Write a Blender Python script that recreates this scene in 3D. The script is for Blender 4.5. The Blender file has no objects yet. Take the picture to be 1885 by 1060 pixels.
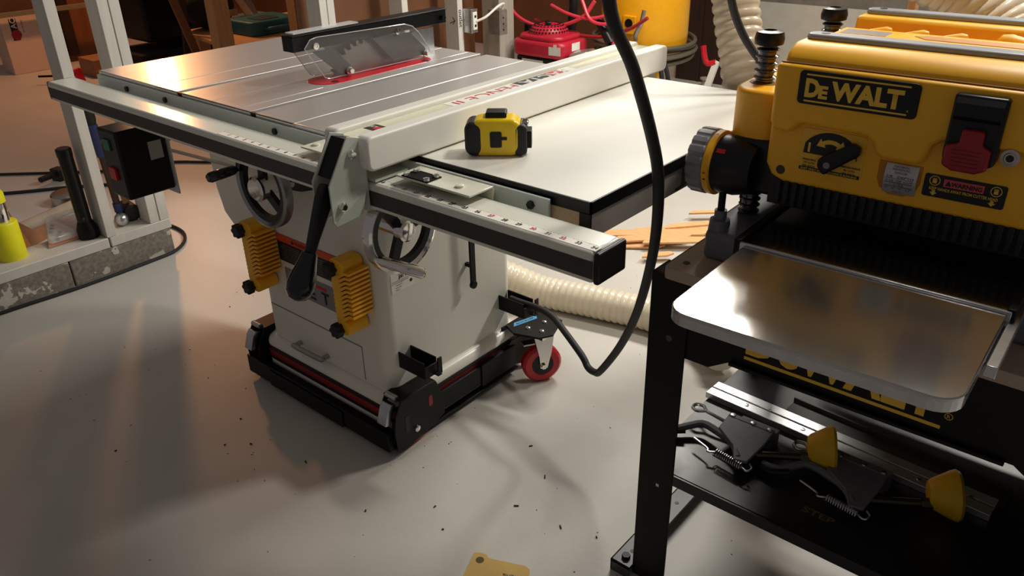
import bpy, math, random
from mathutils import Vector, Matrix
random.seed(4)
sc = bpy.context.scene
COL = sc.collection
R = math.radians
V = Vector
# ------------------------------------------------------------------ camera
cam_d = bpy.data.cameras.new('camera'); cam = bpy.data.objects.new('camera', cam_d); COL.objects.link(cam)
YAW, PITCH, ROLL, FPX = R(-40.6269), R(27.4636), R(1.2586), 1476.1
fwd = V((math.sin(YAW)*math.cos(PITCH), math.cos(YAW)*math.cos(PITCH), -math.sin(PITCH)))
rgt = V((math.cos(YAW), -math.sin(YAW), 0)); dwn = fwd.cross(rgt)
r2 = math.cos(ROLL)*rgt + math.sin(ROLL)*dwn; d2 = -math.sin(ROLL)*rgt + math.cos(ROLL)*dwn
m = Matrix((( r2.x, -d2.x, -fwd.x, 2.0494), (r2.y, -d2.y, -fwd.y, -0.8599), (r2.z, -d2.z, -fwd.z, 1.3007), (0, 0, 0, 1)))
cam.matrix_world = m
cam_d.sensor_width = 36; cam_d.lens = 36*FPX/1885; cam_d.clip_start = 0.02; cam_d.clip_end = 60
sc.camera = cam
# ------------------------------------------------------------------ world and lights
wd = bpy.data.worlds.new('world'); sc.world = wd; wd.use_nodes = True
wd.node_tree.nodes['Background'].inputs[0].default_value = (1.0, 0.90, 0.88, 1)
wd.node_tree.nodes['Background'].inputs[1].default_value = 0.125
def area(name, loc, target, sx, sy, power, col):
    l = bpy.data.lights.new(name, 'AREA'); l.shape = 'RECTANGLE'; l.size = sx; l.size_y = sy; l.energy = power; l.color = col
    o = bpy.data.objects.new(name, l); COL.objects.link(o); o.location = loc
    o.rotation_euler = (V(target)-V(loc)).to_track_quat('-Z', 'Y').to_euler(); return o
area('shop_tube_light', (0.50, 2.36, 2.35), (0.6, 1.7, 0), 1.1, 0.2, 48, (1.0, 0.95, 0.86))
area('shop_tube_light_far', (1.95, 2.75, 2.4), (1.5, 1.2, 0), 0.4, 0.2, 40, (1.0, 0.95, 0.86))
area('shop_bench_light', (1.85, 0.98, 2.42), (1.6, 0.8, 0), 0.24, 0.24, 21, (1.0, 0.95, 0.86))
lp = bpy.data.lights.new('side_room_bulb', 'POINT'); lp.energy = 74; lp.color = (1.0, 0.42, 0.15); lp.shadow_soft_size = 0.09
lo = bpy.data.objects.new('side_room_bulb', lp); COL.objects.link(lo); lo.location = (-3.9, 2.1, 1.85)
sc.view_settings.view_transform = 'Standard'; sc.view_settings.look = 'None'
sc.view_settings.exposure = 0.0; sc.view_settings.gamma = 1.0; sc.view_settings.use_curve_mapping = False

# ------------------------------------------------------------------ materials
MATS = {}
def mat(name, col, rough=0.5, metal=0.0, var=0.06, scale=30.0, bump=0.0, spec=0.5, trans=0.0, alpha=1.0, emit=0.0, stretch=None, coat=0.0, aniso=0.0, rvar=0.0):
    if name in MATS: return MATS[name]
    m = bpy.data.materials.new(name); m.use_nodes = True; nt = m.node_tree; b = nt.nodes['Principled BSDF']
    b.inputs['Roughness'].default_value = rough; b.inputs['Metallic'].default_value = metal
    b.inputs['Specular IOR Level'].default_value = spec
    b.inputs['Transmission Weight'].default_value = trans; b.inputs['Alpha'].default_value = alpha
    b.inputs['Coat Weight'].default_value = coat; b.inputs['Coat Roughness'].default_value = 0.16; b.inputs['Anisotropic'].default_value = aniso
    tc = nt.nodes.new('ShaderNodeTexCoord'); nz = nt.nodes.new('ShaderNodeTexNoise'); nz.inputs['Scale'].default_value = scale; nz.inputs['Detail'].default_value = 4
    mp = nt.nodes.new('ShaderNodeMapping')
    if stretch: mp.inputs['Scale'].default_value = stretch
    nt.links.new(tc.outputs['Object'], mp.inputs[0]); nt.links.new(mp.outputs[0], nz.inputs['Vector'])
    cr = nt.nodes.new('ShaderNodeValToRGB')
    cr.color_ramp.elements[0].position = 0.3; cr.color_ramp.elements[1].position = 0.7
    cr.color_ramp.elements[0].color = tuple(max(0, c*(1-var)) for c in col)+(1,)
    cr.color_ramp.elements[1].color = tuple(min(1, c*(1+var)) for c in col)+(1,)
    nt.links.new(nz.outputs['Fac'], cr.inputs[0]); nt.links.new(cr.outputs[0], b.inputs['Base Color'])
    if rvar:
        mr = nt.nodes.new('ShaderNodeMapRange'); mr.inputs['To Min'].default_value = max(0.02, rough-rvar); mr.inputs['To Max'].default_value = rough+rvar
        nt.links.new(nz.outputs['Fac'], mr.inputs[0]); nt.links.new(mr.outputs[0], b.inputs['Roughness'])
    if bump:
        bp = nt.nodes.new('ShaderNodeBump'); bp.inputs['Strength'].default_value = bump; bp.inputs['Distance'].default_value = 0.002
        nt.links.new(nz.outputs['Fac'], bp.inputs['Height']); nt.links.new(bp.outputs[0], b.inputs['Normal'])
    if emit: b.inputs['Emission Color'].default_value = tuple(col)+(1,); b.inputs['Emission Strength'].default_value = emit
    MATS[name] = m; return m
def s(r, g, b):   # sRGB 0..255 to linear
    return tuple(((c/255)/12.92 if c/255 <= 0.04045 else ((c/255+0.055)/1.055)**2.4) for c in (r, g, b))
WHITE = mat('white_enamel', s(232, 229, 218), 0.28, var=0.02, scale=6)
RAILP = mat('rail_cream_paint', s(226, 226, 212), 0.18, var=0.02, scale=8)
HDPE = mat('white_plastic_fence', s(238, 236, 226), 0.35, var=0.02, scale=5)
BEIGE = mat('beige_tube_paint', s(222, 218, 192), 0.25, var=0.02)
IRON = mat('ground_cast_iron', (0.74, 0.72, 0.69), 0.40, 0.72, 0.03, 150, stretch=(1, 6, 1), rvar=0.02, coat=0.5)
IRONSIDE = mat('machined_edge_grey', s(176, 178, 172), 0.45, 0.2, 0.06)
GROOVE = mat('groove_steel', (0.16, 0.15, 0.14), 0.4, 1.0)
LAM = mat('white_laminate', s(240, 238, 228), 0.35, var=0.012, scale=20)
BLACKP = mat('black_plastic', s(17, 17, 19), 0.35, var=0.1, spec=0.35)
BLACKM = mat('black_powder_coat', s(9, 9, 10), 0.42, var=0.15, scale=200, bump=0.05, spec=0.25)
BLACKR = mat('black_rubber', s(24, 24, 25), 0.6, var=0.15, scale=60)
DARKBAND = mat('dark_brown_band', s(52, 44, 42), 0.45, var=0.08)
REDP = mat('red_paint', s(196, 22, 38), 0.3, var=0.05)
REDU = mat('red_urethane', s(190, 30, 38), 0.3, var=0.06)
REDDK = mat('dark_red_stripe', s(140, 18, 24), 0.3, var=0.05)
CHROME = mat('chrome', (0.78, 0.77, 0.75), 0.1, 1.0, 0.04)
STEEL = mat('zinc_steel', (0.55, 0.56, 0.58), 0.28, 1.0, 0.08, 60)
ALU = mat('aluminium_track', (0.78, 0.79, 0.81), 0.36, 0.85, 0.05, 60, stretch=(1, 20, 20))
YEL = mat('yellow_plastic', s(248, 182, 28), 0.42, var=0.03, scale=50)
YELD = mat('yellow_print', s(236, 190, 60), 0.5, var=0.02)
YELF = mat('featherboard_yellow', s(250, 184, 34), 0.45, var=0.04)
YELT = mat('tape_yellow', s(246, 208, 22), 0.25, var=0.03)
YELR = mat('roller_yellow', s(222, 180, 20), 0.5, var=0.06)
YELC = mat('neon_yellow_plastic', s(228, 222, 20), 0.4, var=0.04)
GREYC = mat('grey_casting', s(104, 106, 112), 0.5, var=0.08, scale=90, bump=0.1)
GREYD = mat('grey_dial_rubber', s(128, 128, 132), 0.4, var=0.06)
TRIM = mat('grey_soft_grip', s(150, 152, 156), 0.33, var=0.05)
PLATE = mat('brushed_silver_plate', s(140, 138, 138), 0.4, 0.3, 0.05)
SILV = mat('silver_label', s(190, 188, 186), 0.3, 0.5, 0.04)
ORANGE = mat('orange_print', s(226, 78, 40), 0.5, var=0.03)
PAPERW = mat('paper_white', s(232, 228, 218), 0.6, var=0.03)
INK = mat('ink_black', s(16, 15, 16), 0.5, var=0.05)
INKW = mat('print_white', s(214, 210, 204), 0.5, var=0.03)
INKR = mat('print_red', s(200, 30, 40), 0.5, var=0.03)
PINK = mat('print_salmon', s(214, 84, 84), 0.5, var=0.03)
BEDM = mat('planer_bed_steel', (0.30, 0.30, 0.31), 0.14, 1.0, 0.05, 40)
INFEED = mat('infeed_table_steel', (0.50, 0.49, 0.47), 0.18, 1.0, 0.015, 300)
MDF = mat('grey_mdf_board', s(172, 152, 134), 0.5, var=0.08, scale=300)
CLEAR = mat('clear_polycarbonate', (0.22, 0.21, 0.20), 0.05, var=0.0, alpha=0.22, spec=0.5)
PACK = mat('clear_blister_plastic', (0.9, 0.9, 0.9), 0.08, var=0.0, alpha=0.35, spec=0.8)
HOSE = mat('clear_ribbed_hose', s(224, 212, 188), 0.22, var=0.05, scale=12, spec=0.6)
HOSEG = mat('hose_clear_wall', s(206, 190, 164), 0.25, var=0.05, scale=12, alpha=0.93, spec=0.6)
CURB = mat('concrete_block', s(128, 122, 112), 0.9, var=0.28, scale=70, bump=0.6)
PAINTW = mat('white_painted_wood', s(206, 202, 194), 0.55, var=0.05, scale=14, stretch=(6, 6, 0.6), bump=0.1)
PINE = mat('pine_wood', s(196, 148, 98), 0.6, var=0.12, scale=9, stretch=(8, 8, 0.7))
PINEX = mat('pine_scrap', s(224, 172, 118), 0.6, var=0.12, scale=12, stretch=(1, 9, 9))
PLY = mat('plywood', s(196, 146, 92), 0.6, var=0.12, scale=6, stretch=(1, 8, 8))
BROWN = mat('brown_hardboard', s(104, 66, 40), 0.5, var=0.15, scale=4)
DKBROWN = mat('dark_brown_door', s(44, 26, 18), 0.45, var=0.3, scale=8, stretch=(8, 8, 0.6))
WALLW = mat('painted_concrete', s(196, 190, 178), 0.8, var=0.06, scale=14, bump=0.2)
WALLC = mat('bare_concrete', s(120, 114, 104), 0.9, var=0.16, scale=18, bump=0.3)
TEAL = mat('teal_plastic', s(20, 92, 100), 0.5, var=0.1)
BLUE = mat('blue_grip', s(36, 50, 96), 0.5, var=0.1)
LBLUE = mat('light_blue_sticker', s(84, 170, 220), 0.4, var=0.04)
HOSEOL = mat('olive_air_hose', s(92, 86, 70), 0.5, var=0.08)
PINKH = mat('red_air_hose', s(226, 60, 78), 0.35, var=0.06)
TANK = mat('compressor_yellow', s(240, 170, 20), 0.3, var=0.04)
KRAFT = mat('kraft_paper', s(206, 170, 96), 0.75, var=0.06, scale=18)
CARD = mat('brown_cardboard', s(150, 104, 70), 0.8, var=0.1)
GREEN = mat('green_button', s(20, 120, 80), 0.4, var=0.04)
FELT = mat('black_fabric', s(20, 17, 15), 0.9, var=0.3)

def chips(m):
    nt = m.node_tree; b = nt.nodes['Principled BSDF']; src = b.inputs['Base Color'].links[0].from_socket
    tc = nt.nodes.new('ShaderNodeTexCoord'); n = nt.nodes.new('ShaderNodeTexNoise'); n.inputs['Scale'].default_value = 16; n.inputs['Detail'].default_value = 6
    nt.links.new(tc.outputs['Object'], n.inputs['Vector']); g = nt.nodes.new('ShaderNodeMath'); g.operation = 'GREATER_THAN'; g.inputs[1].default_value = .59
    nt.links.new(n.outputs['Fac'], g.inputs[0]); mx = nt.nodes.new('ShaderNodeMixRGB'); mx.inputs['Color2'].default_value = s(196, 190, 176)+(1,)
    nt.links.new(g.outputs[0], mx.inputs['Fac']); nt.links.new(src, mx.inputs['Color1']); nt.links.new(mx.outputs[0], b.inputs['Base Color'])
chips(CURB)
def floor_mat():
    m = bpy.data.materials.new('painted_floor'); m.use_nodes = True; nt = m.node_tree; b = nt.nodes['Principled BSDF']
    tc = nt.nodes.new('ShaderNodeTexCoord')
    def noise(sc_, det=5, rough=.55):
        n = nt.nodes.new('ShaderNodeTexNoise'); n.inputs['Scale'].default_value = sc_; n.inputs['Detail'].default_value = det; n.inputs['Roughness'].default_value = rough
        nt.links.new(tc.outputs['Object'], n.inputs['Vector']); return n
    def ramp(src, a, ca, bq, cb):
        r = nt.nodes.new('ShaderNodeValToRGB'); r.color_ramp.elements[0].position = a; r.color_ramp.elements[1].position = bq
        r.color_ramp.elements[0].color = ca; r.color_ramp.elements[1].color = cb; nt.links.new(src, r.inputs[0]); return r
    base = ramp(noise(1.6).outputs['Fac'], .3, s(190, 186, 178)+(1,), .7, s(206, 201, 192)+(1,))
    vo = nt.nodes.new('ShaderNodeTexVoronoi'); vo.inputs['Scale'].default_value = 26; nt.links.new(tc.outputs['Object'], vo.inputs['Vector'])
    n3 = noise(9)
    thr = nt.nodes.new('ShaderNodeMapRange'); thr.inputs['From Min'].default_value = .52; thr.inputs['From Max'].default_value = .75; thr.inputs['To Min'].default_value = 0.0; thr.inputs['To Max'].default_value = .085
    nt.links.new(n3.outputs['Fac'], thr.inputs[0])
    lt = nt.nodes.new('ShaderNodeMath'); lt.operation = 'LESS_THAN'; nt.links.new(vo.outputs['Distance'], lt.inputs[0]); nt.links.new(thr.outputs[0], lt.inputs[1])
    mx = nt.nodes.new('ShaderNodeMixRGB'); mx.inputs['Color2'].default_value = s(96, 86, 74)+(1,)
    ml = nt.nodes.new('ShaderNodeMath'); ml.operation = 'MULTIPLY'; ml.inputs[1].default_value = .75; nt.links.new(lt.outputs[0], ml.inputs[0])
    nt.links.new(ml.outputs[0], mx.inputs['Fac']); nt.links.new(base.outputs[0], mx.inputs['Color1']); nt.links.new(mx.outputs[0], b.inputs['Base Color'])
    b.inputs['Roughness'].default_value = .42
    bp = nt.nodes.new('ShaderNodeBump'); bp.inputs['Strength'].default_value = .12; bp.inputs['Distance'].default_value = .003
    nt.links.new(noise(60).outputs['Fac'], bp.inputs['Height']); nt.links.new(bp.outputs[0], b.inputs['Normal']); return m
FLOOR = floor_mat()

# ------------------------------------------------------------------ mesh helpers
def frame(d):
    d = V(d).normalized(); a = V((0, 0, 1)) if abs(d.z) < .95 else V((1, 0, 0))
    u = d.cross(a).normalized(); return u, d.cross(u).normalized(), d
class MB:
    def __init__(s_): s_.v = []; s_.f = []
    def add(s_, vs, fs):
        o = len(s_.v); s_.v += [tuple(x) for x in vs]; s_.f += [tuple(i+o for i in f) for f in fs]; return s_
    def box(s_, x0, x1, y0, y1, z0, z1):
        vs = [(x, y, z) for z in (z0, z1) for y in (y0, y1) for x in (x0, x1)]
        return s_.add(vs, [(0, 2, 3, 1), (4, 5, 7, 6), (0, 1, 5, 4), (2, 6, 7, 3), (0, 4, 6, 2), (1, 3, 7, 5)])
    def obox(s_, c, u, v, w, su, sv, sw):
        c, u, v, w = V(c), V(u).normalized()*su/2, V(v).normalized()*sv/2, V(w).normalized()*sw/2
        vs = [c+a*u+b*v+d*w for d in (-1, 1) for b in (-1, 1) for a in (-1, 1)]
        return s_.add(vs, [(0, 2, 3, 1), (4, 5, 7, 6), (0, 1, 5, 4), (2, 6, 7, 3), (0, 4, 6, 2), (1, 3, 7, 5)])
    def bar(s_, a, b, w, t, up=(0, 0, 1)):
        a, b = V(a), V(b); d = (b-a); u = d.normalized(); sd = u.cross(V(up)).normalized(); up2 = sd.cross(u)
        return s_.obox((a+b)/2, u, sd, up2, d.length, w, t)
    def prism(s_, pts, o, u, v, w):
        o, u, v, w = V(o), V(u), V(v), V(w); n = len(pts)
        vs = [o+u*p[0]+v*p[1] for p in pts]+[o+u*p[0]+v*p[1]+w for p in pts]
        return s_.add(vs, [tuple(range(n))[::-1], tuple(range(n, 2*n))]+[(i, (i+1) % n, n+(i+1) % n, n+i) for i in range(n)])
    def lathe(s_, prof, o, ax, n=24, cap=True):
        u, v, d = frame(ax); o = V(o); vs = []; fs = []
        for r, h in prof:
            for i in range(n):
                a = 2*math.pi*i/n; vs.append(o+d*h+(u*math.cos(a)+v*math.sin(a))*r)
        for j in range(len(prof)-1):
            for i in range(n):
                k = (i+1) % n; fs.append((j*n+i, j*n+k, (j+1)*n+k, (j+1)*n+i))
        if cap: fs += [tuple(range(n))[::-1], tuple(range((len(prof)-1)*n, len(prof)*n))]
        return s_.add(vs, fs)
    def cyl(s_, a, b, r, n=16, r2=None):
        a, b = V(a), V(b); return s_.lathe([(r, 0), (r if r2 is None else r2, (b-a).length)], a, b-a, n)
    def torus(s_, c, ax, R_, r, n=36, k=10):
        return s_.lathe([(R_+r*math.cos(2*math.pi*i/k), r*math.sin(2*math.pi*i/k)) for i in range(k+1)], c, ax, n, cap=False)
    def tube(s_, pts, r, n=10, rad=None):
        pts = [V(p) for p in pts]; vs = []; fs = []; u = None
        for i, p in enumerate(pts):
            t = (pts[min(i+1, len(pts)-1)]-pts[max(i-1, 0)]).normalized()
            if u is None: u = frame(t)[0]
            u = (u-t*u.dot(t)).normalized(); w = t.cross(u); rr = rad[i] if rad else r
            vs += [p+(u*math.cos(2*math.pi*k/n)+w*math.sin(2*math.pi*k/n))*rr for k in range(n)]
        for j in range(len(pts)-1):
            for i in range(n):
                k = (i+1) % n; fs.append((j*n+i, j*n+k, (j+1)*n+k, (j+1)*n+i))
        fs += [tuple(range(n))[::-1], tuple(range((len(pts)-1)*n, len(pts)*n))]
        return s_.add(vs, fs)
    def sphere(s_, c, r, n=16, sq=(1, 1, 1)):
        c = V(c); k = n//2; b = MB().lathe([(max(1e-4, r*math.sin(math.pi*i/k)), -r*math.cos(math.pi*i/k)) for i in range(k+1)], (0, 0, 0), (0, 0, 1), n)
        return s_.add([(c.x+p[0]*sq[0], c.y+p[1]*sq[1], c.z+p[2]*sq[2]) for p in b.v], b.f)
def rrect(w, h, r, n=5, cx=0, cy=0):
    out = []
    for sx, sy, a0 in ((1, -1, -90), (1, 1, 0), (-1, 1, 90), (-1, -1, 180)):
        for i in range(n+1):
            a = R(a0+90*i/n); out.append((cx+sx*(w/2-r)+r*math.cos(a), cy+sy*(h/2-r)+r*math.sin(a)))
    return out
def spline(pts, k=8):
    pts = [V(p) for p in pts]; P = [pts[0]*2-pts[1]]+pts+[pts[-1]*2-pts[-2]]; out = []
    for i in range(1, len(P)-2):
        a, b, c, d = P[i-1], P[i], P[i+1], P[i+2]
        for j in range(k):
            t = j/k; out.append(.5*((2*b)+(c-a)*t+(2*a-5*b+4*c-d)*t*t+(3*b-a-3*c+d)*t**3))
    out.append(pts[-1]); return out
def helix(a, b, r, turns, k=12):
    u, v, d = frame(V(b)-V(a)); L = (V(b)-V(a)).length; n = int(turns*k)
    return [V(a)+d*(L*i/n)+(u*math.cos(2*math.pi*i/k)+v*math.sin(2*math.pi*i/k))*r for i in range(n+1)]
def offset_of(o):
    M_ = Matrix.Identity(4); return M_
def obj(name, mb, mt, parent=None, bevel=0.0, seg=2, smooth=35, label=None):
    me = bpy.data.meshes.new(name); me.from_pydata(mb.v, [], mb.f); me.validate(); me.materials.append(mt)
    import bmesh
    bm = bmesh.new(); bm.from_mesh(me); bmesh.ops.recalc_face_normals(bm, faces=bm.faces); bm.to_mesh(me); bm.free()
    if smooth:
        me.polygons.foreach_set('use_smooth', [True]*len(me.polygons)); me.set_sharp_from_angle(angle=R(smooth))
    o = bpy.data.objects.new(name, me); COL.objects.link(o)
    if bevel:
        md = o.modifiers.new('edge', 'BEVEL'); md.width = bevel; md.segments = seg; md.limit_method = 'ANGLE'; md.angle_limit = R(40)
    if parent is not None: attach(o, parent)
    if label: o['label'] = label
    return o
ROOTS = {}
def attach(o, parent):
    o.parent = parent
    if parent.name in ROOTS: o.matrix_parent_inverse = Matrix.Translation(-ROOTS[parent.name])
def tag(o, label, cat, group=None, kind=None):
    if label: o['label'] = label
    if cat: o['category'] = cat
    if group: o['group'] = group
    if kind: o['kind'] = kind
    return o
def thing(name, loc, label, cat, group=None, rz=0.0):
    o = bpy.data.objects.new(name, None); COL.objects.link(o); o.location = loc; o.rotation_euler.z = rz
    ROOTS[o.name] = V(loc); return tag(o, label, cat, group)
def struct(name, mb, mt, parent=None, bevel=0.0, label=None):
    o = obj(name, mb, mt, parent, bevel)
    if parent is None: o['kind'] = 'structure'
    if label: o['label'] = label
    return o
def txt(body, c, right, up, mt, parent, w=None, h=None, bold=0.0, shear=0.0, name='lettering', ext=0.0004, spacing=1.0):
    cu = bpy.data.curves.new('t', 'FONT'); cu.body = body; cu.align_x = 'CENTER'; cu.align_y = 'CENTER'; cu.size = 1.0
    cu.offset = bold; cu.shear = shear; cu.resolution_u = 3; cu.space_character = spacing; cu.space_line = .95
    t = bpy.data.objects.new('t', cu); COL.objects.link(t); dg = bpy.context.evaluated_depsgraph_get()
    me = bpy.data.meshes.new_from_object(t.evaluated_get(dg)); bpy.data.objects.remove(t); bpy.data.curves.remove(cu)
    xs = [v.co.x for v in me.vertices] or [0, 1]; ys = [v.co.y for v in me.vertices] or [0, 1]
    cx, cy, bw, bh = (min(xs)+max(xs))/2, (min(ys)+max(ys))/2, max(xs)-min(xs), max(ys)-min(ys)
    sx = w/bw if w else h/bh; sy = h/bh if h else sx
    rr, uu = V(right).normalized(), V(up).normalized(); nn = rr.cross(uu)
    for v in me.vertices:
        q = V(c)+rr*((v.co.x-cx)*sx)+uu*((v.co.y-cy)*sy)+nn*ext; v.co = q
    me.materials.clear(); me.materials.append(mt); me.name = name
    o = bpy.data.objects.new(name, me); COL.objects.link(o)
    if parent is not None: attach(o, parent)
    return o
def copy_tree(o, parent=None):
    c = o.copy(); COL.objects.link(c)
    if parent is not None: c.parent = parent
    for ch in o.children: copy_tree(ch, c)
    return c
X_, Y_, Z_ = V((1, 0, 0)), V((0, 1, 0)), V((0, 0, 1))

# ================================================================== SETTING
struct('floor', MB().box(-6.2, 4.0, -2.2, 5.2, -0.05, 0), FLOOR)
wb = struct('wall_back', MB().box(-1.2, 4.0, 4.35, 4.5, 0, 0.52), WALLW)
struct('upper_concrete', MB().box(-1.2, 4.0, 4.36, 4.5, 0.52, 2.5), WALLC, wb)
struct('wall_far', MB().box(-6.2, -6.0, -2.2, 5.2, 0, 2.5), BROWN)
struct('wall_side_room', MB().box(-6.0, -1.2, 4.35, 4.5, 0, 2.5), BROWN)
wl = bpy.data.objects.new('wall_left', None); COL.objects.link(wl); wl.location = (-0.87, 0.1, 0); wl['kind'] = 'structure'
wl['label'] = 'open stud wall of white painted lumber on a concrete curb'
ROOTS['wall_left'] = V((-0.87, 0.1, 0))
cy = [-1.15, -.74, -.33, .08, .47]
for a, b in zip(cy[:-1], cy[1:]): obj('curb_block', MB().box(-1.0, -.83, a+.002, b-.002, 0, .10), CURB, wl, .004)
for a, b in ((-1.15, .232), (.238, .475)): obj('sole_plate', MB().box(-.985, -.828, a, b, .10, .138), PAINTW, wl, .003)
obj('curb_block', MB().box(-1.0, -.83, 1.30, 2.9, 0, .10), CURB, wl, .004)
obj('sole_plate', MB().box(-.985, -.828, 1.30, 2.9, .10, .138), PAINTW, wl, .003)
for a in (.230, .397, .437, 1.303, 1.343, 1.764, 2.13): obj('stud', MB().box(-.919, -.83, a, a+.037, .138, 2.5), PAINTW, wl, .002)
obj('stud', MB().box(-.95, -.83, 2.44, 2.56, .138, 2.5), mat('weathered_grey_wood', s(168, 160, 148), .7, var=.15, scale=10, stretch=(6, 6, .6)), wl, .002)
obj('hardboard_panel', MB().box(-1.0, -.99, 1.30, 2.42, .138, 2.5), BROWN, wl)
txt('outlet', (-.8298, 2.149, .655), (0, 0, -1), (0, 1, 0), INK, wl, w=.085, h=.024, bold=.01)
obj('arrow_mark', MB().bar((-.885, 2.1295, .63), (-.850, 2.1295, .645), .003, .001, (0, 1, 0)).bar((-.85, 2.1295, .645), (-.868, 2.1295, .66), .003, .001, (0, 1, 0)).bar((-.85, 2.1295, .645), (-.866, 2.1295, .626), .003, .001, (0, 1, 0)), INK, wl)

# ================================================================== TABLE SAW
saw = thing('table_saw', (.5, .42, .03), 'white cabinet table saw with cast iron top and black edged extension table', 'table saw')
# cabinet body with rounded vertical corners
cab = obj('cabinet', MB().prism(rrect(.505, .47, .035, 6), (.4945, .427, .14), X_, Y_, (0, 0, .70)), WHITE, saw)
fl = MB()
prof = [(.55, .51, .035, .033), (.55, .51, .035, .128), (.545, .505, .034, .138), (.53, .49, .034, .147), (.512, .476, .034, .152)]
n0 = None; vs = []; fs = []
for w, h, r, z in prof:
    ring = rrect(w, h, r+.01, 6, .4945, .427); vs += [(x, y, z) for x, y in ring]; n0 = len(ring)
for j in range(len(prof)-1):
    for i in range(n0): fs.append((j*n0+i, j*n0+(i+1) % n0, (j+1)*n0+(i+1) % n0, (j+1)*n0+i))
fs += [tuple(range(n0))[::-1], tuple(range((len(prof)-1)*n0, len(prof)*n0))]
flo = obj('base_flange', fl.add(vs, fs), WHITE, saw, smooth=30)
def ring_band(w, h, r, z0, z1, cx, cy_):
    b = MB(); a = rrect(w, h, r, 6, cx, cy_); n = len(a)
    return b.add([(x, y, z0) for x, y in a]+[(x, y, z1) for x, y in a], [(i, (i+1) % n, n+(i+1) % n, n+i) for i in range(n)])
obj('black_stripe', ring_band(.5524, .5124, .046, .080, .124, .4945, .427), INK, flo)
obj('red_stripe', ring_band(.5536, .5136, .0465, .092, .111, .4945, .427), REDDK, flo)
# front access panel and pull
pn = obj('access_panel', MB().box(.272, .648, .1893, .192, .158, .255), WHITE, saw, .0008)
obj('panel_gap', MB().box(.268, .652, .1912, .1918, .2558, .2568).box(.6498, .6506, .1912, .1918, .158, .2555), INK, saw)
pu = MB().tube(spline([(.388, .19, .172), (.388, .172, .172), (.392, .166, .172), (.50, .166, .174), (.504, .172, .174), (.504, .19, .174)], 6), .007)
obj('pull_handle', pu, mat('brushed_nickel', (.42, .40, .38), .35, 1.0), pn)
# warning label and maker plate on the front
wlbl = obj('warning_label', MB().box(.352, .625, .1905, .192, .412, .488), INK, saw)
obj('orange_band', MB().box(.352, .625, .1902, .1906, .468, .488), ORANGE, wlbl)
txt('\u25B2WARNING', (.455, .1901, .478), X_, Z_, INK, wlbl, h=.012, bold=.01)
for i in range(8):
    for x0, x1 in ((.362, .455), (.470, .55), (.562, .618)):
        if (i*7+int(x0*100)) % 5: pass
        txt('read the manual keep guards', ((x0+x1)/2, .1903, .460-i*.0058), X_, Z_, INKW, wlbl, w=(x1-x0)*(.7+.3*((i*37) % 10)/10), h=.0017)
pl = obj('maker_plate', MB().box(.366, .571, .1905, .192, .325, .394), PLATE, saw)
for ch, xx in (('J', .418), ('E', .472), ('T', .528)): txt(ch, (xx, .1902, .351), X_, Z_, INK, pl, w=.030, h=.034, bold=.03)
obj('logo_bar', MB().box(.435, .535, .1900, .1906, .373, .382), INKR, pl)
# serial label on the right side
sl = obj('serial_label', MB().box(.7465, .7478, .224, .296, .421, .470), PAPERW, saw)
txt('JET', (.7479, .262, .4575), Y_, Z_, INK, sl, w=.032, h=.010, bold=.03)
obj('logo_bar', MB().box(.7478, .7481, .247, .277, .4645, .4663), INKR, sl)
obj('rule', MB().box(.7478, .7481, .226, .294, .4495, .4502), INK, sl)
for i, t in enumerate(('10" XACTA CABINET SAW', 'Model No.', 'Serial No.', 'Motor')):
    txt(t, (.7479, .252-.003*i*(i > 0), .4455-i*.0062), Y_, Z_, INK, sl, h=.0034)
obj('rating_mark', MB().lathe([(.0045, 0), (.0045, .0004)], (.7478, .286, .437), X_, 12), INK, sl)
obj('arbor_wrench', MB().box(.766, .772, .470, .488, .345, .60).cyl((.765, .479, .352), (.774, .479, .352), .011, 12).box(.745, .766, .474, .484, .40, .41), BLACKM, saw, .001)
for y0 in (.225, .60):
    zz = .24
    b = MB().box(.745, .835, y0, y0+.004, zz-.02, zz+.022).box(.745, .835, y0+.04, y0+.044, zz-.02, zz+.022).box(.745, .835, y0, y0+.044, zz-.022, zz-.018)
    b.box(.835, .839, y0, y0+.044, zz-.022, zz+.01).box(.850, .854, y0+.03, y0+.044, zz-.015, zz+.03).box(.835, .852, y0+.03, y0+.044, zz-.022, zz-.018)
    obj('storage_hook', b, BLACKM, saw, .001)
# motor cover bulging out on the left
obj('motor_cover', MB().prism([(.245, .80), (-.115, .80), (-.118, .60), (-.112, .475), (-.09, .40), (-.045, .362), (.03, .335), (.245, .28)], (0, .30, 0), X_, Z_, (0, .3, 0)), WHITE, saw, .012, 3)
obj('arc_slot', MB().prism([(.42, .622), (.49, .630), (.57, .655), (.57, .690), (.49, .665), (.42, .655)], (0, .1905, 0), X_, Z_, (0, .001, 0)), INK, saw)
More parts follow.
